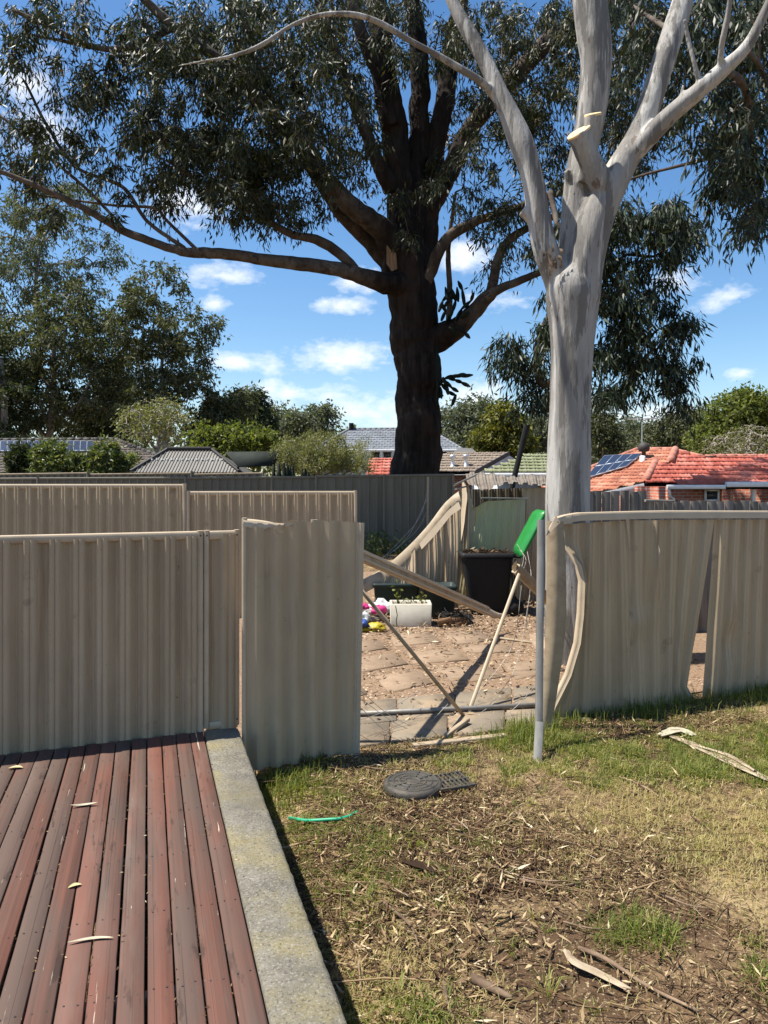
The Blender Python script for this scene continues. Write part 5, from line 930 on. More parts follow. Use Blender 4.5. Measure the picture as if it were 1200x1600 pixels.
mb = MB(); bar(mb, a, b, .05, .16); part('bargeboard', mb, M['ridge_dark'], h5)
for (x_, y_) in ((707, 729), (728, 728)): mb = MB(); lathe(mb, [(.11, -.1), (.10, .02), (.07, .04), (.07, .34), (.11, .36), (.11, .46), (.02, .48)], q5(x_, y_), 10); part('flue', mb, M['alu'], h5)
h5b = thing('metal_roof_shed', 'small pale metal roofed building behind the tan roof', 'house', GP(720, 40)); mb = MB(); box(mb, (P(712, 0, 40)[0], 40, -1), (P(742, 0, 40)[0], 44, P(0, 706, 40)[2])); part('wall', mb, M['grey_wall'], h5b); mb = MB(); mb.add([P(708, 707, 39.7), P(744, 707, 39.7), P(738, 700, 42), P(716, 700, 42), P(708, 709, 39.7), P(744, 709, 39.7)], [(0, 1, 2, 3), (4, 5, 1, 0)]); part('roof', mb, M['roof_metal'], h5b)
h6 = thing('green_roof_house', 'house with mossy green tiled roof and white gutter beside the white gum trunk', 'house', GP(820, 27)); p6, g6 = P(800, 738, 25), (0, .40); q6 = lambda x, y: on_plane(x, y, p6, g6)
tiled(h6, [q6(752, 738), q6(905, 738), q6(905, 709), q6(826, 709)], p6, g6, M['roof_green'], .3, .3, under=M['black'], rnd=8); A0, B0 = q6(750, 740), q6(905, 740); mb = MB(); bar(mb, A0 - V3(0, .08, .06), B0 - V3(0, .08, .06), .1, .16); part('gutter', mb, M['white_paint'], h6); wallbox('wall', h6, (A0[0] + .3, 25.5, -.8), (B0[0], 29, A0[2] - .2), M['grey_wall'])
# ------------------------------------------------------------------ trees
def limb(spec, step):
    q = np.array([[*P(px, py, D), max(.004, w * D / F / 2)] for px, py, D, w in spec]); return catmull(q, step)
def remeshed(name, mb, mat, parent, voxel, iters=4, wob=0.0, seed=0):
    me = make_mesh(name, mb, True, wloc(parent)); o = bpy.data.objects.new(name, me); COL.objects.link(o)
    r = o.modifiers.new('r', 'REMESH'); r.mode = 'VOXEL'; r.voxel_size = voxel; s = o.modifiers.new('s', 'SMOOTH'); s.factor = .5; s.iterations = iters
    dg = bpy.context.evaluated_depsgraph_get(); dg.update(); m2 = bpy.data.meshes.new_from_object(o.evaluated_get(dg)); COL.objects.unlink(o); bpy.data.objects.remove(o)
    if wob:
        n = len(m2.vertices); co = np.empty(n * 3, np.float32); no = np.empty(n * 3, np.float32); m2.vertices.foreach_get('co', co); m2.vertices.foreach_get('normal', no); co = co.reshape(-1, 3); no = no.reshape(-1, 3)
        th = np.arctan2(co[:, 1], co[:, 0]); k = wob(co, th); co = co + no * k[:, None]; m2.vertices.foreach_set('co', co.ravel().astype(np.float32)); m2.update()
    m2.polygons.foreach_set('use_smooth', np.ones(len(m2.polygons), bool)); m2.materials.clear(); m2.materials.append(mat); m2.name = name
    o = link(name, m2, mat, parent); return o
def grow_twigs(nodes, clusters, rng, jit=.12, droop=.12, r0=.0045, bias=None, rmax=.06):
    """join every leaf cluster to the nearest branch; returns arrays of twig segments"""
    clusters = np.asarray(clusters); order = np.argsort([np.min(np.sum((nodes - c) ** 2, 1)) for c in clusters])
    cap = len(nodes) + len(clusters) * 4; N = np.zeros((cap, 3)); N[:len(nodes)] = nodes; par = -np.ones(cap, int); cnt = np.zeros(cap); k = len(nodes); base = k
    for ci in order:
        c = clusters[ci]; d2 = np.sum((N[:k] - c) ** 2, 1)
        if bias is not None: d2 = d2 + bias * np.maximum(0, N[:k, 2] - c[2]) ** 2
        j = int(np.argmin(d2)); a = N[j]; L = math.sqrt(d2[j]); prev = j; m = 3 if L > .5 else 2
        for q in range(1, m + 1):
            t = q / m; p = a + (c - a) * t + (rng.normal(0, jit, 3) * L * .5 * (t < 1)); p[2] += droop * L * math.sin(t * math.pi); N[k] = p; par[k] = prev; prev = k; k += 1
        while prev >= base: cnt[prev] += 1; prev = par[prev]
    idx = np.arange(base, k); r = np.minimum(r0 * cnt[idx] ** .52, rmax); p = par[idx]; rp = np.where(p >= base, np.minimum(r0 * np.maximum(cnt[p], 1) ** .52, rmax), np.minimum(r * 1.3, rmax))
    return N[p], N[idx], rp, r
def foliage(mb, C, rng, per, rad, L, W, hang=1.0, sprigs=6, squash=.75, tw=None, rs=None):
    """leaf sprays hanging round each cluster centre"""
    C = np.asarray(C); n = len(C); S = rng.normal(size=(n, sprigs, 3)); S[..., 2] = S[..., 2] * squash - .25 * hang; S /= np.linalg.norm(S, axis=-1)[..., None]; R = (np.ones(n) * rad if rs is None else rs)
    SL = R[:, None] * rng.uniform(.55, 1.25, (n, sprigs)); m = max(1, per // sprigs); t = rng.uniform(.15, 1.0, (n, sprigs, m)); base = C[:, None, None] + S[:, :, None] * (SL[..., None] * t)[..., None]
    base = base + rng.normal(0, 1, base.shape) * (R * .17)[:, None, None, None]; base[..., 2] -= (t ** 2) * (SL[..., None]) * .35 * hang
    d = S[:, :, None] * .55 + rng.normal(0, .55, base.shape); d[..., 2] -= hang * 1.1; base = base.reshape(-1, 3); d = d.reshape(-1, 3); k = len(base)
    leafquads(mb, base, d, rng.uniform(.7, 1.3, k) * L, rng.uniform(.7, 1.3, k) * W, rng)
    if tw is not None: segs(tw, np.repeat(C, sprigs, 0), (C[:, None] + S * SL[..., None] * .9).reshape(-1, 3) - [0, 0, .02], np.full(n * sprigs, .005), np.full(n * sprigs, .002), 3)
def region(specs, rng):
    out = []
    for (cx, cy, rx, ry, n, d0, d1) in specs:
        a = rng.uniform(0, 2 * np.pi, n); r = np.sqrt(rng.random(n)); D = rng.uniform(d0, d1, n)
        for k in range(n): out.append(P(cx + rx * r[k] * math.cos(a[k]), cy + ry * r[k] * math.sin(a[k]), D[k]))
    return np.array(out)

# -- the big dark gum behind the back fence
rg = np.random.default_rng(11)
big = thing('dark_bark_tree', 'huge spreading gum tree with dark fissured trunk rising behind the dark back fence', 'tree', GP(652, 20))
D0 = 20.0
TR = [[(655, 790, D0, 86), (653, 740, D0, 76), (651, 650, D0, 66), (648, 560, D0, 67), (644, 490, D0, 70), (639, 440, D0, 76), (636, 400, D0, 70)]]
CEN = [[(636, 420, D0, 66), (628, 330, D0 + .1, 52), (616, 230, D0, 50), (603, 130, D0 - .2, 48), (590, 40, D0 - .4, 42), (578, -60, D0 - .6, 36), (560, -160, D0 - 1, 26)],
       [(655, 420, D0 + .3, 50), (668, 320, D0 + .5, 44), (686, 220, D0 + .6, 38), (700, 120, D0 + .8, 36), (718, 20, D0 + 1, 32), (735, -90, D0 + 1.2, 24)],
       [(645, 380, D0 + .2, 46), (648, 260, D0 + .4, 40), (656, 150, D0 + .3, 36), (652, 50, D0 + .2, 32), (640, -60, D0, 24)],
       [(612, 200, D0 - .3, 30), (590, 120, D0 - .5, 28), (560, 40, D0 - .8, 24), (540, -40, D0 - 1, 20)],
       [(612, 300, D0 - .3, 26), (578, 220, D0 - .7, 24), (545, 140, D0 - 1, 22), (520, 60, D0 - 1.4, 18), (490, -20, D0 - 1.7, 15)]]
LI = [[(640, 452, D0 - .3, 40), (600, 440, D0 - .7, 31), (550, 427, D0 - 1.1, 24), (480, 413, D0 - 1.5, 21), (400, 404, D0 - 1.9, 18), (330, 396, D0 - 2.2, 17), (284, 391, D0 - 2.4, 14), (205, 366, D0 - 2.7, 12), (150, 334, D0 - 3, 11), (75, 298, D0 - 3.2, 9), (0, 268, D0 - 3.4, 7), (-70, 245, D0 - 3.6, 5)],
      [(566, 432, D0 - 1.0, 8), (540, 406, D0 - 1.1, 15), (500, 376, D0 - 1.3, 15), (455, 365, D0 - 1.5, 12), (420, 345, D0 - 1.7, 10), (350, 300, D0 - 2, 8), (300, 276, D0 - 2.2, 6), (260, 250, D0 - 2.4, 4)],
      [(630, 402, D0 - .3, 40), (585, 352, D0 - .7, 34), (535, 312, D0 - 1, 30), (495, 262, D0 - 1.3, 27), (470, 222, D0 - 1.5, 26), (430, 186, D0 - 1.8, 22), (385, 130, D0 - 2.1, 20), (335, 88, D0 - 2.4, 17), (272, 42, D0 - 2.7, 15), (222, -4, D0 - 3, 12), (170, -50, D0 - 3.3, 9)],
      [(622, 425, D0 + .1, 28), (575, 375, D0 - .1, 24), (525, 322, D0 - .3, 21), (485, 262, D0 - .6, 18), (455, 215, D0 - .9, 16), (420, 150, D0 - 1.2, 12), (400, 90, D0 - 1.4, 8)],
      [(288, 388, D0 - 2.4, 7), (230, 345, D0 - 2.4, 6), (190, 290, D0 - 2.4, 6), (120, 262, D0 - 2.5, 5), (75, 200, D0 - 2.6, 5), (40, 130, D0 - 2.7, 4)],
      [(310, 392, D0 - 2.3, 6), (260, 345, D0 - 2.2, 5), (240, 325, D0 - 2.2, 5), (170, 320, D0 - 2.2, 4), (60, 305, D0 - 2.2, 3)],
      [(270, 42, D0 - 2.7, 12), (200, 75, D0 - 2.9, 10), (140, 72, D0 - 3, 9), (85, 45, D0 - 3.2, 8), (20, 15, D0 - 3.4, 6)], [(140, 74, D0 - 3, 7), (90, 62, D0 - 3, 5), (30, 52, D0 - 3.1, 3)],
      [(200, 365, D0 - 2.7, 5), (140, 300, D0 - 2.7, 5), (100, 265, D0 - 2.8, 5), (40, 215, D0 - 2.9, 4), (0, 180, D0 - 3, 4)],
      [(636, 490, D0 - .1, 14), (660, 446, D0 - .35, 18), (682, 402, D0 - .7, 18), (704, 368, D0 - .9, 17), (735, 348, D0 - 1.1, 14), (770, 336, D0 - 1.3, 13), (818, 320, D0 - 1.5, 11), (880, 300, D0 - 1.8, 9), (950, 280, D0 - 2, 7)],
      [(670, 530, D0 - .1, 46), (700, 518, D0 - .3, 36), (728, 500, D0 - .5, 27), (760, 468, D0 - .8, 21), (782, 452, D0 - 1, 14), (832, 430, D0 - 1.3, 11), (880, 415, D0 - 1.6, 8)],
      [(700, 520, D0 - .2, 9), (702, 460, D0 - .4, 9), (701, 400, D0 - .6, 8), (706, 340, D0 - .7, 6), (712, 300, D0 - .8, 4)], [(764, 466, D0 - .8, 16), (778, 410, D0 - 1, 15), (800, 372, D0 - 1.2, 13), (850, 345, D0 - 1.5, 11), (910, 335, D0 - 1.8, 9), (980, 350, D0 - 2.1, 7)],
      [(666, 330, D0 + .2, 34), (684, 298, D0 + .2, 30), (736, 198, D0, 27), (795, 133, D0 - .2, 26), (859, 69, D0 - .4, 26), (903, 36, D0 - .6, 22), (960, -10, D0 - .9, 18), (1030, -60, D0 - 1.2, 13)],
      [(860, 300, D0 - 3, 9), (880, 380, D0 - 3.6, 9), (920, 440, D0 - 4, 8), (970, 480, D0 - 4.3, 6), (1020, 540, D0 - 4.6, 5)], [(905, 560, D0 - 3.8, 11), (850, 602, D0 - 3.8, 13), (838, 560, D0 - 3.8, 10), (845, 520, D0 - 3.8, 8), (858, 490, D0 - 3.8, 6)]]
CEN = [[(a_, b_, c_, d_ * (1.0 if i_ == 0 else .8)) for i_, (a_, b_, c_, d_) in enumerate(s_)] for s_ in CEN]
ALLN = []
def tubes(specs, step, sides, rough=.12):
    mb = MB()
    for k, s in enumerate(specs):
        q = limb(s, step); w = rg.normal(0, 1, (len(q), 3)); w = np.apply_along_axis(lambda a: np.convolve(a, np.ones(5) / 5, 'same'), 0, w); q[:, :3] += w * q[:, 3:] * .22; ALLN.append(q[:, :3]); tube(mb, q[:, :3], q[:, 3], sides, True, rough, k)
    return mb
def bark_wob(co, th): 
    r = .035 * (np.abs(vnoise(th * 5.5 + .8 * np.sin(co[:, 2] * 1.7), co[:, 2] * .8 + 40, 3) - .5) * 2) + .022 * (vnoise(th * 14 + 20, co[:, 2] * 2.3 + 30, 9) - .5) + .02 * (vnoise(th * 9 + 70, co[:, 2] * 7, 19) - .5); return r
mbt = tubes(TR + CEN, .12, 22, .07)
rest = []
for k_, s in enumerate(LI):
    q = limb(s, .12); w = rg.normal(0, 1, (len(q), 3)); w = np.apply_along_axis(lambda a: np.convolve(a, np.ones(7) / 7, 'same'), 0, w); q[:, :3] += w * q[:, 3:] * .35; ALLN.append(q[:, :3])
    k = int(np.sum(np.cumprod(q[:, 3] > .12)))
    if k > 6: tube(mbt, q[:k, :3], q[:k, 3], 14, True, .16, k_)
    rest.append(q[max(0, k - 3):] if k > 6 else q)
m_big = bpy.data.materials.new('gum_bark_rough_below_smooth_limbs'); m_big.use_nodes = True
def twobark(m, lo, hi):
    """rough dark bark on the stock, smoother brown grey bark out along the limbs"""
    nt = m.node_tree; b = nt.nodes['Principled BSDF']; b.inputs['Roughness'].default_value = .9; b.inputs['Specular IOR Level'].default_value = .12; v = nd(nt, 'ShaderNodeTexCoord').outputs['Object']
    sp = nd(nt, 'ShaderNodeSeparateXYZ'); nt.links.new(v, sp.inputs[0]); ax = mth(nt, 'ABSOLUTE', sp.outputs[0]); f = maprange(nt, mth(nt, 'ADD', ax, mth(nt, 'MULTIPLY', ntex(nt, v, 1.2, 5, .6), 1.2)), lo, hi)
    dk = ramp(nt, ntex(nt, v, 6, 9, .72, (1, 1, .16)), [(.35, (.009, .0068, .0055)), (.55, (.026, .019, .015)), (.75, (.062, .047, .038))]); rd = mixc(nt, maprange(nt, ntex(nt, v, 1.1, 5, .6, (1.6, 1.6, .25)), .56, .68), dk, (.040, .026, .019))
    lb = ramp(nt, ntex(nt, v, 2.4, 9, .65, (1, 1, .6)), [(.3, (.040, .030, .024)), (.5, (.090, .070, .056)), (.72, (.185, .152, .124))]); lb = mixc(nt, mth(nt, 'MULTIPLY', maprange(nt, ntex(nt, v, 3.4, 7, .65), .52, .64), .75), lb, (.026, .019, .015))
    nt.links.new(mixc(nt, f, rd, lb), b.inputs['Base Color']); bp = nd(nt, 'ShaderNodeBump'); bp.inputs['Strength'].default_value = .9; bp.inputs['Distance'].default_value = .05; nt.links.new(ntex(nt, v, 10, 8, .7, (1, 1, .18)), bp.inputs['Height']); nt.links.new(bp.outputs[0], b.inputs['Normal'])
twobark(m_big, 1.5, 2.3)
remeshed('trunk', mbt, m_big, big, .036, 3, lambda co, th: bark_wob(co, th) * np.clip(1.6 - np.abs(co[:, 0]), .15, 1))
for k_, q in enumerate(rest): mb = MB(); tube(mb, q[:, :3], q[:, 3], 10, True, .16, k_ + 40); part('limb', mb, M['bark_limb'], big, True)
mb = MB(); c = P(612, 395, 19.25)                           # pale scar where a limb tore away
V = [P(x_, y_, 19.32 + .001 * abs(x_ - 612)) for x_, y_ in ((604, 412), (604, 380), (610, 366), (618, 388), (621, 420), (612, 424))]; mb.add(V, [(0, 1, 2, 3, 4, 5)]); part('torn_scar', mb, surf('raw_wood_scar', [(.3, (.14, .075, .04)), (.7, (.34, .2, .1))], 6, 5, (4, 4, .3)), big)
REG = [(250, 60, 80, 60, 34, 16, 20), (330, 60, 90, 70, 50, 16, 21), (430, 60, 100, 80, 60, 16, 21.5), (540, 50, 80, 70, 42, 17, 22), (300, 170, 95, 70, 56, 16, 20), (410, 180, 95, 80, 64, 16, 21), (500, 160, 80, 80, 46, 17, 22), (260, 235, 70, 55, 30, 16, 19), (350, 260, 80, 55, 44, 16, 20), (440, 275, 75, 50, 40, 17, 20.5), (560, 250, 55, 60, 18, 18, 22),
       (205, 120, 45, 60, 14, 16, 18), (140, 150, 40, 40, 10, 16, 18), (105, 130, 40, 40, 7, 16, 18), (40, 30, 60, 50, 12, 16, 18), (110, 20, 50, 30, 8, 16, 18), (20, 110, 40, 40, 6, 16, 18), (20, 215, 50, 45, 14, 16, 18), (70, 250, 60, 35, 12, 16, 18), (130, 225, 40, 25, 6, 16, 18), (160, 270, 30, 25, 5, 16, 18), (250, 300, 60, 25, 8, 17, 19), (390, 320, 50, 25, 12, 17, 19), (480, 330, 50, 20, 7, 18, 20), (130, 330, 60, 20, 5, 16.5, 17.5),
       (650, 60, 70, 70, 30, 18, 23), (760, 60, 70, 60, 40, 18, 23), (840, 110, 60, 70, 40, 18, 23), (760, 180, 60, 60, 26, 18.5, 23), (830, 210, 50, 50, 22, 18, 22), (720, 280, 60, 40, 10, 18, 21), (790, 300, 60, 50, 14, 18, 21), (790, 390, 40, 40, 8, 18, 20), (660, 200, 50, 60, 12, 19, 23), (640, 330, 40, 40, 5, 18, 20), (960, 50, 70, 70, 46, 17, 21), (950, 150, 60, 60, 30, 17, 21), (880, 40, 40, 60, 18, 18, 22), (1010, 170, 60, 70, 26, 16, 20), (980, 240, 50, 30, 8, 16, 19), (880, 270, 60, 40, 14, 17, 20), (750, 330, 50, 30, 5, 18, 20)]
REG = [(*r_[:4], max(2, int(r_[4] * .98)), *r_[5:]) for r_ in REG]; CL = region(REG, rg); nodes = np.vstack(ALLN); nodes = nodes[nodes[:, 2] > 4.5]; tw = MB(); segs(tw, *grow_twigs(nodes, CL, rg, .13, .10, .006, .8, .05), 5)
lf = MB(); foliage(lf, CL, rg, 104, .42, .195, .040, 1.0, 6, .8, tw, rg.uniform(.26, .62, len(CL))); part('twigs', tw, M['bark_limb'], big); part('crown', lf, M['leaf_gum'], big)
# its low hanging bough: longer leaves, nearer
HG = [(900, 380, 60, 50, 20, 15.2, 16.6), (960, 350, 60, 40, 24, 15, 16.6), (1035, 345, 55, 30, 18, 15, 16.4), (1075, 375, 28, 30, 8, 15, 16), (950, 430, 70, 45, 26, 15, 16.6), (1030, 425, 35, 35, 9, 15, 16.3), (960, 510, 70, 45, 26, 15, 16.6), (1040, 500, 40, 30, 10, 15, 16.2), (970, 580, 65, 40, 22, 15, 16.5), (1060, 560, 35, 25, 8, 15, 16.2), (1065, 610, 25, 30, 7, 15, 16), (940, 620, 30, 15, 4, 15, 16.2), (860, 480, 30, 40, 6, 15.6, 16.6), (815, 525, 38, 35, 9, 15.6, 16.6), (800, 570, 30, 25, 7, 15.6, 16.5), (835, 610, 30, 25, 8, 15.6, 16.5), (870, 560, 30, 60, 8, 15.8, 16.8)]
CH = region(HG, rg); tw = MB(); nd_ = np.vstack(ALLN[-3:] + ALLN[-6:-3]); segs(tw, *grow_twigs(nd_[nd_[:, 1] < 19], CH, rg, .12, .12, .006, .5, .04), 5)
lf = MB(); foliage(lf, CH, rg, 84, .40, .22, .038, 1.25, 6, .7, tw, rg.uniform(.28, .50, len(CH))); part('twigs', tw, M['bark_dark'], big); part('hanging_bough', lf, M['leaf_gum2'], big)
# climbing cactus on the trunk
cx = thing('climbing_cactus', 'dark jointed cactus growing from the fork and side of the dark trunk', 'cactus', P(690, 600, 19.6))
CH_ = [[(686, 600), (696, 591), (708, 587), (722, 588), (738, 586)], [(700, 590), (712, 594), (722, 598), (734, 604)], [(695, 595), (706, 606), (716, 612)], [(690, 600), (700, 612), (712, 618), (706, 634)], [(688, 606), (690, 622)], [(702, 592), (716, 586), (728, 585)], [(692, 590), (698, 604), (700, 616)], [(684, 620), (692, 618)],
       [(700, 500), (708, 485), (712, 470), (706, 452)], [(712, 500), (722, 482), (736, 470), (740, 458)], [(720, 496), (732, 488), (730, 474)], [(690, 500), (696, 486), (690, 474)], [(716, 508), (726, 520), (734, 528)], [(702, 512), (716, 524)], [(716, 470), (714, 450)], [(694, 480), (704, 466), (716, 462)], [(726, 478), (722, 452), (716, 440)], [(686, 486), (692, 470), (704, 456)], [(700, 470), (696, 450)]]
mb = MB()
for ch in CH_:
    for (a, b) in zip(ch[:-1], ch[1:]):
        A0, B0 = P(*a, 19.3 + rg.uniform(-.2, .2)), P(*b, 19.3 + rg.uniform(-.2, .2)); t = np.linspace(-.06, 1.06, 7)[:, None]; tube(mb, A0 + (B0 - A0) * t, .012 + .042 * np.sin(np.linspace(.12, .95, 7) * math.pi), 6)
part('stems', mb, M['cactus'], cx, True, kind='stuff')
mb = MB(); tube(mb, catmull([P(683, 640, 19.3), P(684, 570, 19.3), P(682, 540, 19.4)], .2), .04, 6); part('main_stem', mb, M['cactus'], cx, True)

# -- white gum just behind the battered fence
rw = np.random.default_rng(23); Dw = 8.2
wg = thing('white_gum_tree', 'pale smooth barked gum tree with sawn off limb standing behind the battered fence', 'tree', GP(888, Dw))
WT = [[(888, 1040, Dw, 72), (887, 900, Dw, 69), (887, 790, Dw, 68), (889, 700, Dw, 65), (892, 600, Dw, 62), (895, 520, Dw, 68), (894, 455, Dw, 80), (897, 425, Dw, 56), (899, 395, Dw, 20)],
      [(905, 470, Dw - .03, 60), (916, 400, Dw - .05, 56), (932, 340, Dw - .05, 54), (955, 290, Dw - .05, 48), (985, 235, Dw - .02, 40), (1008, 185, Dw, 35), (1032, 110, Dw + .05, 35), (1052, 50, Dw + .1, 34), (1070, -10, Dw + .15, 31), (1090, -90, Dw + .2, 26)],
      [(968, 268, Dw - .03, 34), (1000, 228, Dw - .1, 32), (1045, 182, Dw - .2, 29), (1092, 142, Dw - .3, 26), (1130, 108, Dw - .35, 24), (1165, 75, Dw - .4, 18), (1190, 30, Dw - .45, 14), (1215, -30, Dw - .5, 10)],
      [(950, 310, Dw - .06, 46), (935, 280, Dw - .13, 40), (920, 248, Dw - .19, 35), (904, 208, Dw - .26, 36)],
      [(916, 285, Dw - .08, 24), (922, 228, Dw - .20, 24), (926, 180, Dw - .27, 25)],
      [(892, 470, Dw + .05, 50), (894, 400, Dw + .08, 48), (898, 330, Dw + .1, 44), (903, 280, Dw + .1, 41), (918, 210, Dw + .1, 44), (928, 140, Dw + .1, 45), (931, 90, Dw + .1, 47), (924, 30, Dw + .1, 52), (915, -40, Dw + .1, 50), (908, -110, Dw + .1, 42)],
      [(884, 470, Dw, 46), (868, 430, Dw - .02, 40), (852, 388, Dw - .05, 38), (840, 330, Dw - .06, 35), (831, 275, Dw - .06, 33), (815, 225, Dw - .05, 38), (797, 180, Dw - .02, 32), (780, 145, Dw, 28), (760, 100, Dw + .05, 24), (735, 55, Dw + .1, 23), (710, 10, Dw + .15, 20), (690, -40, Dw + .2, 17)],
      [(772, 150, Dw, 14), (752, 128, Dw - .1, 12), (720, 108, Dw - .15, 11), (680, 84, Dw - .2, 10), (645, 66, Dw - .25, 10), (608, 44, Dw - .3, 10), (580, 30, Dw - .35, 9), (545, 22, Dw - .4, 9), (500, 24, Dw - .45, 8), (455, 40, Dw - .5, 7), (405, 72, Dw - .55, 7), (360, 88, Dw - .6, 6), (320, 95, Dw - .65, 5), (262, 106, Dw - .7, 3)],
      [(845, 352, Dw - .05, 28), (829, 338, Dw - .06, 22), (816, 328, Dw - .06, 20)], [(884, 266, Dw + .0, 9), (891, 282, Dw + .04, 16), (900, 305, Dw + .08, 24)],
      [(1063, 172, Dw - .25, 7), (1062, 155, Dw - .27, 5), (1068, 133, Dw - .28, 5)], [(1096, 140, Dw - .3, 9), (1085, 100, Dw - .35, 8), (1075, 60, Dw - .35, 7), (1070, 30, Dw - .4, 6)], [(1125, 112, Dw - .35, 11), (1128, 70, Dw - .5, 10), (1138, 20, Dw - .6, 9), (1142, -30, Dw - .7, 7)]]
ALLN = []; mb = MB()
for k, s in enumerate(WT):
    q = limb(s, .07); ALLN.append(q[:, :3]); tube(mb, q[:, :3], q[:, 3], 20, True, .10, k + 3)
remeshed('trunk', mb, M['bark_white'], wg, .017, 5, lambda co, th: .012 * (vnoise(th * 1.6 + 5, co[:, 2] * 1.3 + 20, 5) - .5) + .006 * (vnoise(th * 5 + 9, co[:, 2] * 5 + 20, 6) - .5))
for s in (WT[3], WT[4]):
    a, b = P(*s[-2][:3]), P(*s[-1][:3]); d = nrm(b - a); r = s[-1][3] * s[-1][2] / F / 2; nn = nrm(d + V3(-.25, -.35, .15)); s1 = nrm(np.cross(nn, (0, 1, 0))); s2 = np.cross(nn, s1); th = np.arange(28) / 28 * 2 * np.pi; mb = MB(); c = b + d * .012
    rr = r * (1.05 + .05 * np.sin(3 * th)); ring = lambda k, h: c + nn * h + (rr * k)[:, None] * (np.cos(th)[:, None] * s1 + np.sin(th)[:, None] * s2)
    V = np.vstack([ring(.99, -.02), ring(1.0, .0), ring(.93, .005)]); mb.add(V, [(k * 28 + j, k * 28 + (j + 1) % 28, (k + 1) * 28 + (j + 1) % 28, (k + 1) * 28 + j) for k in range(2) for j in range(28)]); mb.add(ring(.93, .005), [tuple(range(28))]); part('cut_face', mb, M['cut'], wg, label='fresh sawn face, pale orange wood')
for k in range(14):                                           # peeling bark caught in the fork
    c = P(862 + rw.normal(0, 7), 408 + rw.normal(0, 12), 7.985 + rw.uniform(-.01, .01)); L_ = rw.uniform(.05, .16); w_ = rw.uniform(.006, .016); mb = MB(); V = []
    for q in range(6): t_ = q / 5; V += [c + V3(-w_ + rw.normal(0, .002), -.015 * math.sin(t_ * 3) - .01, L_ * (t_ - .5)), c + V3(w_ + rw.normal(0, .002), -.02 * math.sin(t_ * 3 + .6) - .01, L_ * (t_ - .5))]
    mb.add(V, [(q * 2, q * 2 + 1, q * 2 + 3, q * 2 + 2) for q in range(5)]); part('bark_peel', mb, M['stick'], wg)
RW = [(1000, 20, 60, 40, 12, 9.5, 12), (1060, 70, 50, 60, 16, 9.5, 12), (1130, 40, 60, 60, 22, 9, 12), (1180, 100, 40, 80, 18, 9, 12), (1100, 140, 50, 40, 10, 10, 12), (1170, 200, 40, 60, 16, 9.5, 12), (1140, 260, 35, 45, 12, 10, 12), (1185, 300, 25, 60, 11, 10, 12), (1120, 210, 40, 30, 8, 10, 12), (1190, 10, 40, 40, 10, 9, 11), (1165, 330, 25, 25, 4, 10, 11.5), (1120, 300, 20, 20, 3, 10.5, 12)]
EXTRA = [[(1130, 108, Dw - .35, 12), (1160, 130, 9.2, 11), (1168, 182, 10.2, 10), (1130, 225, 10.8, 9), (1099, 250, 11.2, 7)], [(1170, 180, 10.2, 7), (1178, 240, 10.6, 6), (1185, 310, 10.8, 4)], [(1165, 75, Dw - .4, 8), (1190, 110, 9.4, 7), (1210, 190, 10, 5)], [(1052, 50, Dw + .1, 9), (1020, 30, 9.4, 7), (990, 10, 10.4, 5)], [(1099, 250, 11.2, 6), (1050, 262, 11.6, 5), (1000, 275, 12, 4), (960, 290, 12.4, 3)]]
for s in EXTRA: q = limb(s, .1); ALLN.append(q[:, :3]); mb = MB(); tube(mb, q[:, :3], q[:, 3], 8, True, .15, 4); part('limb', mb, M['bark_limb'], wg, True)
CW = region(RW, rw); nd_ = np.vstack([ALLN[2], ALLN[1][-10:]] + ALLN[11:]); tw = MB(); segs(tw, *grow_twigs(nd_, CW, rw, .12, .1, .0045, .5, .025), 5); lf = MB(); foliage(lf, CW, rw, 90, .34, .16, .033, 1.2, 7, .75, tw, rw.uniform(.26, .45, len(CW))); part('twigs', tw, M['bark_limb'], wg); part('crown', lf, M['leaf_gum2'], wg)

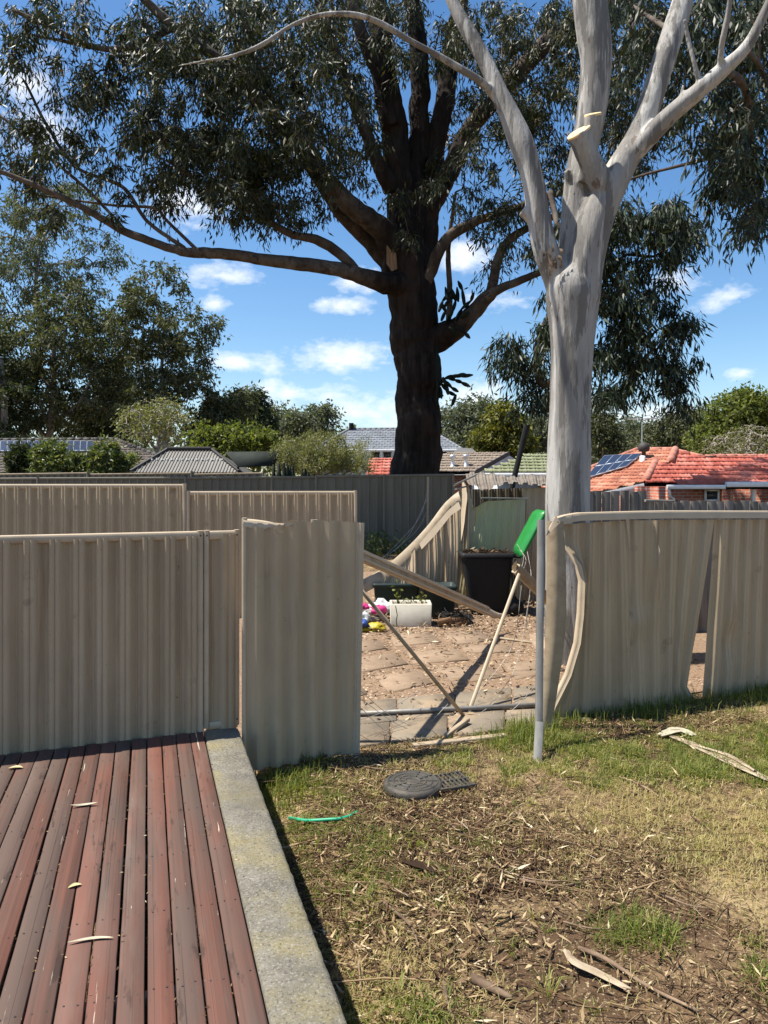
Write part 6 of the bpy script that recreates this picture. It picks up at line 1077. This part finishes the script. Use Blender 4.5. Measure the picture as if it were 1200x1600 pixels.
# -- background trees
def bgtree(name, label, D, trunk, lobes, ncl, per, rad, L, W, leaf, bark='bark_far', hang=.5, seed=1, group='background trees', r0=.012, rmax=.12, shell=.6, cat='tree', limbs=True, limbw=.4):
    r = np.random.default_rng(seed); px0, py0, w0 = trunk[0]; root = thing(name, label, cat, GP(px0, D), group); mb = MB(); base = GP(px0, D); pts = [np.array([*base, w0 * 1.25 * D / F / 2])] + [np.array([*(P(px, py, D) + V3(0, r.normal(0, .2), 0)), w * D / F / 2]) for px, py, w in trunk]; q = catmull(np.array(pts), .5 if D > 30 else .2); NN = [q[:, :3]]; tube(mb, q[:, :3], np.maximum(q[:, 3], .01), 10, True, .12, seed)
    C = []; wt = np.array([a[2] * a[3] for a in lobes]); wt = wt / wt.sum()
    for (cx, cy, rx, ry), w in zip(lobes, wt):
        c = P(cx, cy, D); ax, az = rx * D / F, ry * D / F; ay = min((ax + az) * .6, ax * 1.4 + .5); n = max(3, int(ncl * w)); d = r.normal(size=(n, 3)); d /= np.linalg.norm(d, axis=1)[:, None]; rr = r.random(n) ** (1 / 3 * (1 - shell) + .12); off = r.normal(0, .25) * ay; k = c + d * rr[:, None] * [ax, ay, az] + V3(0, off, 0); C.append(k)
        if limbs:
            j = int(np.argmin(np.abs(q[:, 2] - (c[2] - az * 1.1)) + np.abs(q[:, 0] - c[0]) * .3)); a = q[j, :3]; e = c + V3(0, off, az * .25); m1 = a * .5 + e * .5 + V3((e[0] - a[0]) * .15, 0, -.08 * np.linalg.norm(e - a)); lq = catmull(np.array([a, m1, e]), .5 if D > 30 else .2); t = np.linspace(1, .25, len(lq)); tube(mb, lq, q[j, 3] * limbw * 1.3 * t + .008, 7, True, .12, seed + 3); NN.append(lq)
    C = np.vstack(C); nodes = np.vstack(NN); segs(mb, *grow_twigs(nodes, C, r, .12, .1, r0, .3, rmax), 4); part('trunk', mb, M[bark], root); lf = MB(); foliage(lf, C, r, per, rad, L, W, hang, 6, .8, None, r.uniform(.65, 1.3, len(C)) * rad)
    if per: part('crown', lf, M[leaf], root)
    return root
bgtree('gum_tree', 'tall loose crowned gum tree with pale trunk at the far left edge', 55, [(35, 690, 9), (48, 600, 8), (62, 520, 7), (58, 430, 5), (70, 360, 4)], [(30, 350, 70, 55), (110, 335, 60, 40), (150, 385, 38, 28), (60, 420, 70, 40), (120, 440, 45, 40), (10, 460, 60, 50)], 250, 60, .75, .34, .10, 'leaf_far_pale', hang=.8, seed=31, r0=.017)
bgtree('gum_tree', 'leafy gum tree in front of the tall loose one at far left', 50, [(75, 700, 11), (82, 600, 9), (84, 530, 6)], [(40, 540, 60, 60), (110, 530, 65, 55), (60, 620, 70, 45), (140, 600, 55, 55), (20, 620, 50, 60), (110, 480, 40, 35)], 280, 70, .8, .34, .11, 'leaf_far', hang=.6, seed=32)
bgtree('gum_tree', 'dark gum tree with two pale trunks low at the left edge', 47, [(5, 700, 12), (8, 640, 10), (0, 560, 8)], [(-30, 560, 60, 60), (10, 640, 60, 50), (-20, 690, 80, 30)], 130, 80, .9, .36, .12, 'leaf_dark', hang=.5, seed=33)
bgtree('gum_tree', 'rounded gum tree left of centre with twin pale limbs', 50, [(258, 700, 8), (255, 620, 7), (250, 560, 5), (262, 500, 4)], [(245, 460, 55, 42), (300, 520, 52, 42), (215, 500, 42, 45), (205, 570, 45, 50), (260, 570, 60, 50), (310, 590, 35, 35), (240, 640, 60, 45)], 270, 70, .75, .34, .11, 'leaf_far', hang=.6, seed=34)
bgtree('gum_tree', 'dark leaved gum tree between the far left gums', 58, [(165, 700, 11), (162, 620, 9), (168, 560, 7)], [(160, 560, 50, 70), (180, 640, 60, 55), (130, 660, 60, 40)], 150, 96, 1.2, .4, .13, 'leaf_dark', hang=.5, seed=35)
bgtree('bare_tree', 'bare grey twiggy tree behind the gazebo roof', 34, [(248, 705, 6), (250, 675, 5), (247, 650, 3)], [(225, 665, 35, 30), (265, 660, 35, 30), (245, 640, 35, 20)], 240, 12, .5, .16, .06, 'leaf_wisp', 'twig_grey', seed=36, r0=.008)
bgtree('leafy_tree', 'rounded dark green tree behind the bright green bush', 52, [(350, 700, 6), (350, 660, 4)], [(345, 645, 32, 26), (372, 630, 24, 20), (325, 668, 22, 20)], 110, 80, .9, .32, .12, 'leaf_far', seed=37)
bgtree('conifer_tree', 'dark pointed conifer left of the centre skyline', 60, [(402, 695, 5), (402, 650, 4), (401, 612, 1)], [(402, 618, 6, 14), (402, 640, 16, 14), (403, 662, 26, 16), (404, 682, 32, 14)], 130, 90, .8, .36, .12, 'leaf_dark', seed=38, limbs=False)
bgtree('leafy_tree', 'bright yellow green bush tree behind the shade screen', 30, [(370, 735, 6), (365, 705, 4)], [(335, 690, 32, 20), (375, 690, 40, 22), (405, 698, 28, 22), (318, 680, 14, 12), (350, 712, 60, 16)], 190, 80, .42, .17, .085, 'leaf_bright', 'twig_grey', .2, 39)
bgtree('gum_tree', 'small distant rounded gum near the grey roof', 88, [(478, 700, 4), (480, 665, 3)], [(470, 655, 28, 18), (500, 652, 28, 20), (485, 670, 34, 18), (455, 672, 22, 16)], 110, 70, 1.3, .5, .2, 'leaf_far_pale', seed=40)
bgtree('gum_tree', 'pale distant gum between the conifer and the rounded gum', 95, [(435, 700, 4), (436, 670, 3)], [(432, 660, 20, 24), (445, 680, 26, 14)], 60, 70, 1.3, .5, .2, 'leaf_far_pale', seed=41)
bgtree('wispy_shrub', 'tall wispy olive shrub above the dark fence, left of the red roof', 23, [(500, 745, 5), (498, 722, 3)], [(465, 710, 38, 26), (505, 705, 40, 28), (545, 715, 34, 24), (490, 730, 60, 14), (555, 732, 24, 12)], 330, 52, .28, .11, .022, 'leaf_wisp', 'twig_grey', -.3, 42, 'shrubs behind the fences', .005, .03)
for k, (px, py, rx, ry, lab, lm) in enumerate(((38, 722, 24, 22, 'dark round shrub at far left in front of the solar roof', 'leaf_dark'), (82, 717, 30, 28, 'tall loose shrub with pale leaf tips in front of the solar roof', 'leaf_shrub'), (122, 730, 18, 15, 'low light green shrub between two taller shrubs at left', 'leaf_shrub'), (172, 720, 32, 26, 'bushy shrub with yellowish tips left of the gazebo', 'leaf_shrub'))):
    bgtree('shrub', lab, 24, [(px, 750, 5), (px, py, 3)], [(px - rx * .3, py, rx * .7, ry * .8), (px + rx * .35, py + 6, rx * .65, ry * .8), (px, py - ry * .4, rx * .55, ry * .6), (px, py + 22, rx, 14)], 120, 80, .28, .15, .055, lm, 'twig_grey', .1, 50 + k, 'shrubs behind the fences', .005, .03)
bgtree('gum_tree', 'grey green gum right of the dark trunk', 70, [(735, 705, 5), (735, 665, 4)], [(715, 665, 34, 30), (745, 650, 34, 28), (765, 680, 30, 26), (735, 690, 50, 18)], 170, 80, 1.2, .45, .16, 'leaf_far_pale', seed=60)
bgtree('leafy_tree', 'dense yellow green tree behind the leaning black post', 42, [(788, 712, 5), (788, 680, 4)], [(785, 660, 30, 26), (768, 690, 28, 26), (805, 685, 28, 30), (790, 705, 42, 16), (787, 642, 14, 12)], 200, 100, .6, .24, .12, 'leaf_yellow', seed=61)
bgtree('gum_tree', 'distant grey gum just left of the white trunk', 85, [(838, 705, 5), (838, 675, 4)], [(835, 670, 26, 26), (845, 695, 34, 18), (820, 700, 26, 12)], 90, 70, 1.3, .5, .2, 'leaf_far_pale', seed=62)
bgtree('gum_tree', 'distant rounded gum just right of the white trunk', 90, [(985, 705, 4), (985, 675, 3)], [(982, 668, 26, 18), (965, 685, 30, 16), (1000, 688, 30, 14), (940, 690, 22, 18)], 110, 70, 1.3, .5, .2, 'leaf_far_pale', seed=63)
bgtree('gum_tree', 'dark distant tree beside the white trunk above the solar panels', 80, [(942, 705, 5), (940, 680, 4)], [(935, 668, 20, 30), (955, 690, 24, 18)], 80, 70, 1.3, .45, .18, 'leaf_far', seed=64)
bgtree('bare_tree', 'olive leafed twiggy tree behind the red house ridge', 60, [(1060, 712, 5), (1058, 680, 4)], [(1050, 670, 36, 28), (1085, 660, 30, 26), (1030, 692, 34, 18), (1075, 690, 40, 20)], 220, 46, 1.0, .34, .12, 'leaf_far', 'twig_grey', seed=65)
bgtree('leafy_tree', 'big pale green tree with bare lower twigs at the right edge', 45, [(1160, 720, 7), (1160, 690, 6), (1155, 660, 4)], [(1150, 650, 45, 34), (1185, 640, 40, 26), (1120, 680, 38, 28), (1190, 685, 50, 30), (1230, 660, 40, 40), (1155, 630, 25, 16)], 380, 62, .7, .24, .12, 'leaf_bright', 'twig_grey', .1, 66, 'background trees', .012)
bgtree('bare_tree', 'bare grey twiggy tree in front of the pale green tree at right', 40, [(1165, 720, 5), (1168, 700, 4)], [(1140, 695, 40, 22), (1180, 685, 40, 26), (1160, 705, 55, 14)], 420, 4, .4, .12, .05, 'leaf_wisp', 'twig_grey', seed=67, r0=.008)
# distant tree belt that reads as one mass
mb = MB(); rb = np.random.default_rng(70); n = 900; px = rb.uniform(-900, 2100, n); C = np.array([P(a, 755 - b, 190 + 40 * c) for a, b, c in zip(px, rb.uniform(0, 1, n) ** .7 * (68 + 26 * vnoise(px / 38, px * 0, 3)), rb.random(n))]); foliage(mb, C, rb, 40, 3.2, 1.5, .9, .2, 5); 
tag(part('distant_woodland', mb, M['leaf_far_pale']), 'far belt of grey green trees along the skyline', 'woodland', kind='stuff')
# cactus clump and weeds at the back fence
cc = thing('cactus_clump', 'upright dark cactus clump behind the dark fence near the shade screen', 'cactus', GP(455, 19)); 
for k in range(15):
    px = 430 + k * 4.2 + rg.uniform(-2, 2); A0 = GP(px, 18.9 + rg.uniform(-.2, .3), .2); B0 = P(px + rg.uniform(-6, 6), 722 + abs(k - 4) * 1.8 + rg.uniform(-3, 5), A0[1]); t = np.linspace(0, 1, 8)[:, None]; mb = MB(); tube(mb, A0 + (B0 - A0) * t, [.06] * 5 + [.058, .045, .015], 7); part('stem', mb, M['cactus'], cc, True)
for k, (px, D, n, h) in enumerate(((590, 17.2, 130, .5), (612, 17.2, 90, .35), (640, 12.2, 160, .5), (575, 16.8, 120, .45))):
    root = thing('weed_clump', ('leafy weed clump at the foot of the dark back fence', 'low weeds beside the leafy clump by the dark fence', 'shaded weeds growing under the ripped panel', 'pale weeds just right of the torn fence sheet')[k], 'weeds', GP(px, D)); mb = MB(); c = GP(px, D); B = c + rg.normal(0, .22, (n, 3)) * [1, .6, 0]; B[:, 2] += rg.random(n) * h; leafquads(mb, B, rg.normal(size=(n, 3)) + [0, 0, .4], rg.uniform(.08, .18, n), rg.uniform(.03, .07, n), rg); segs(mb, np.tile(c, (12, 1)) + rg.normal(0, .15, (12, 3)) * [1, .6, 0], np.tile(c, (12, 1)) + rg.normal(0, .25, (12, 3)) * [1, .6, 0] + [0, 0, h], np.full(12, .005), np.full(12, .003)); part('leaves', mb, M['leaf_shrub'], root)
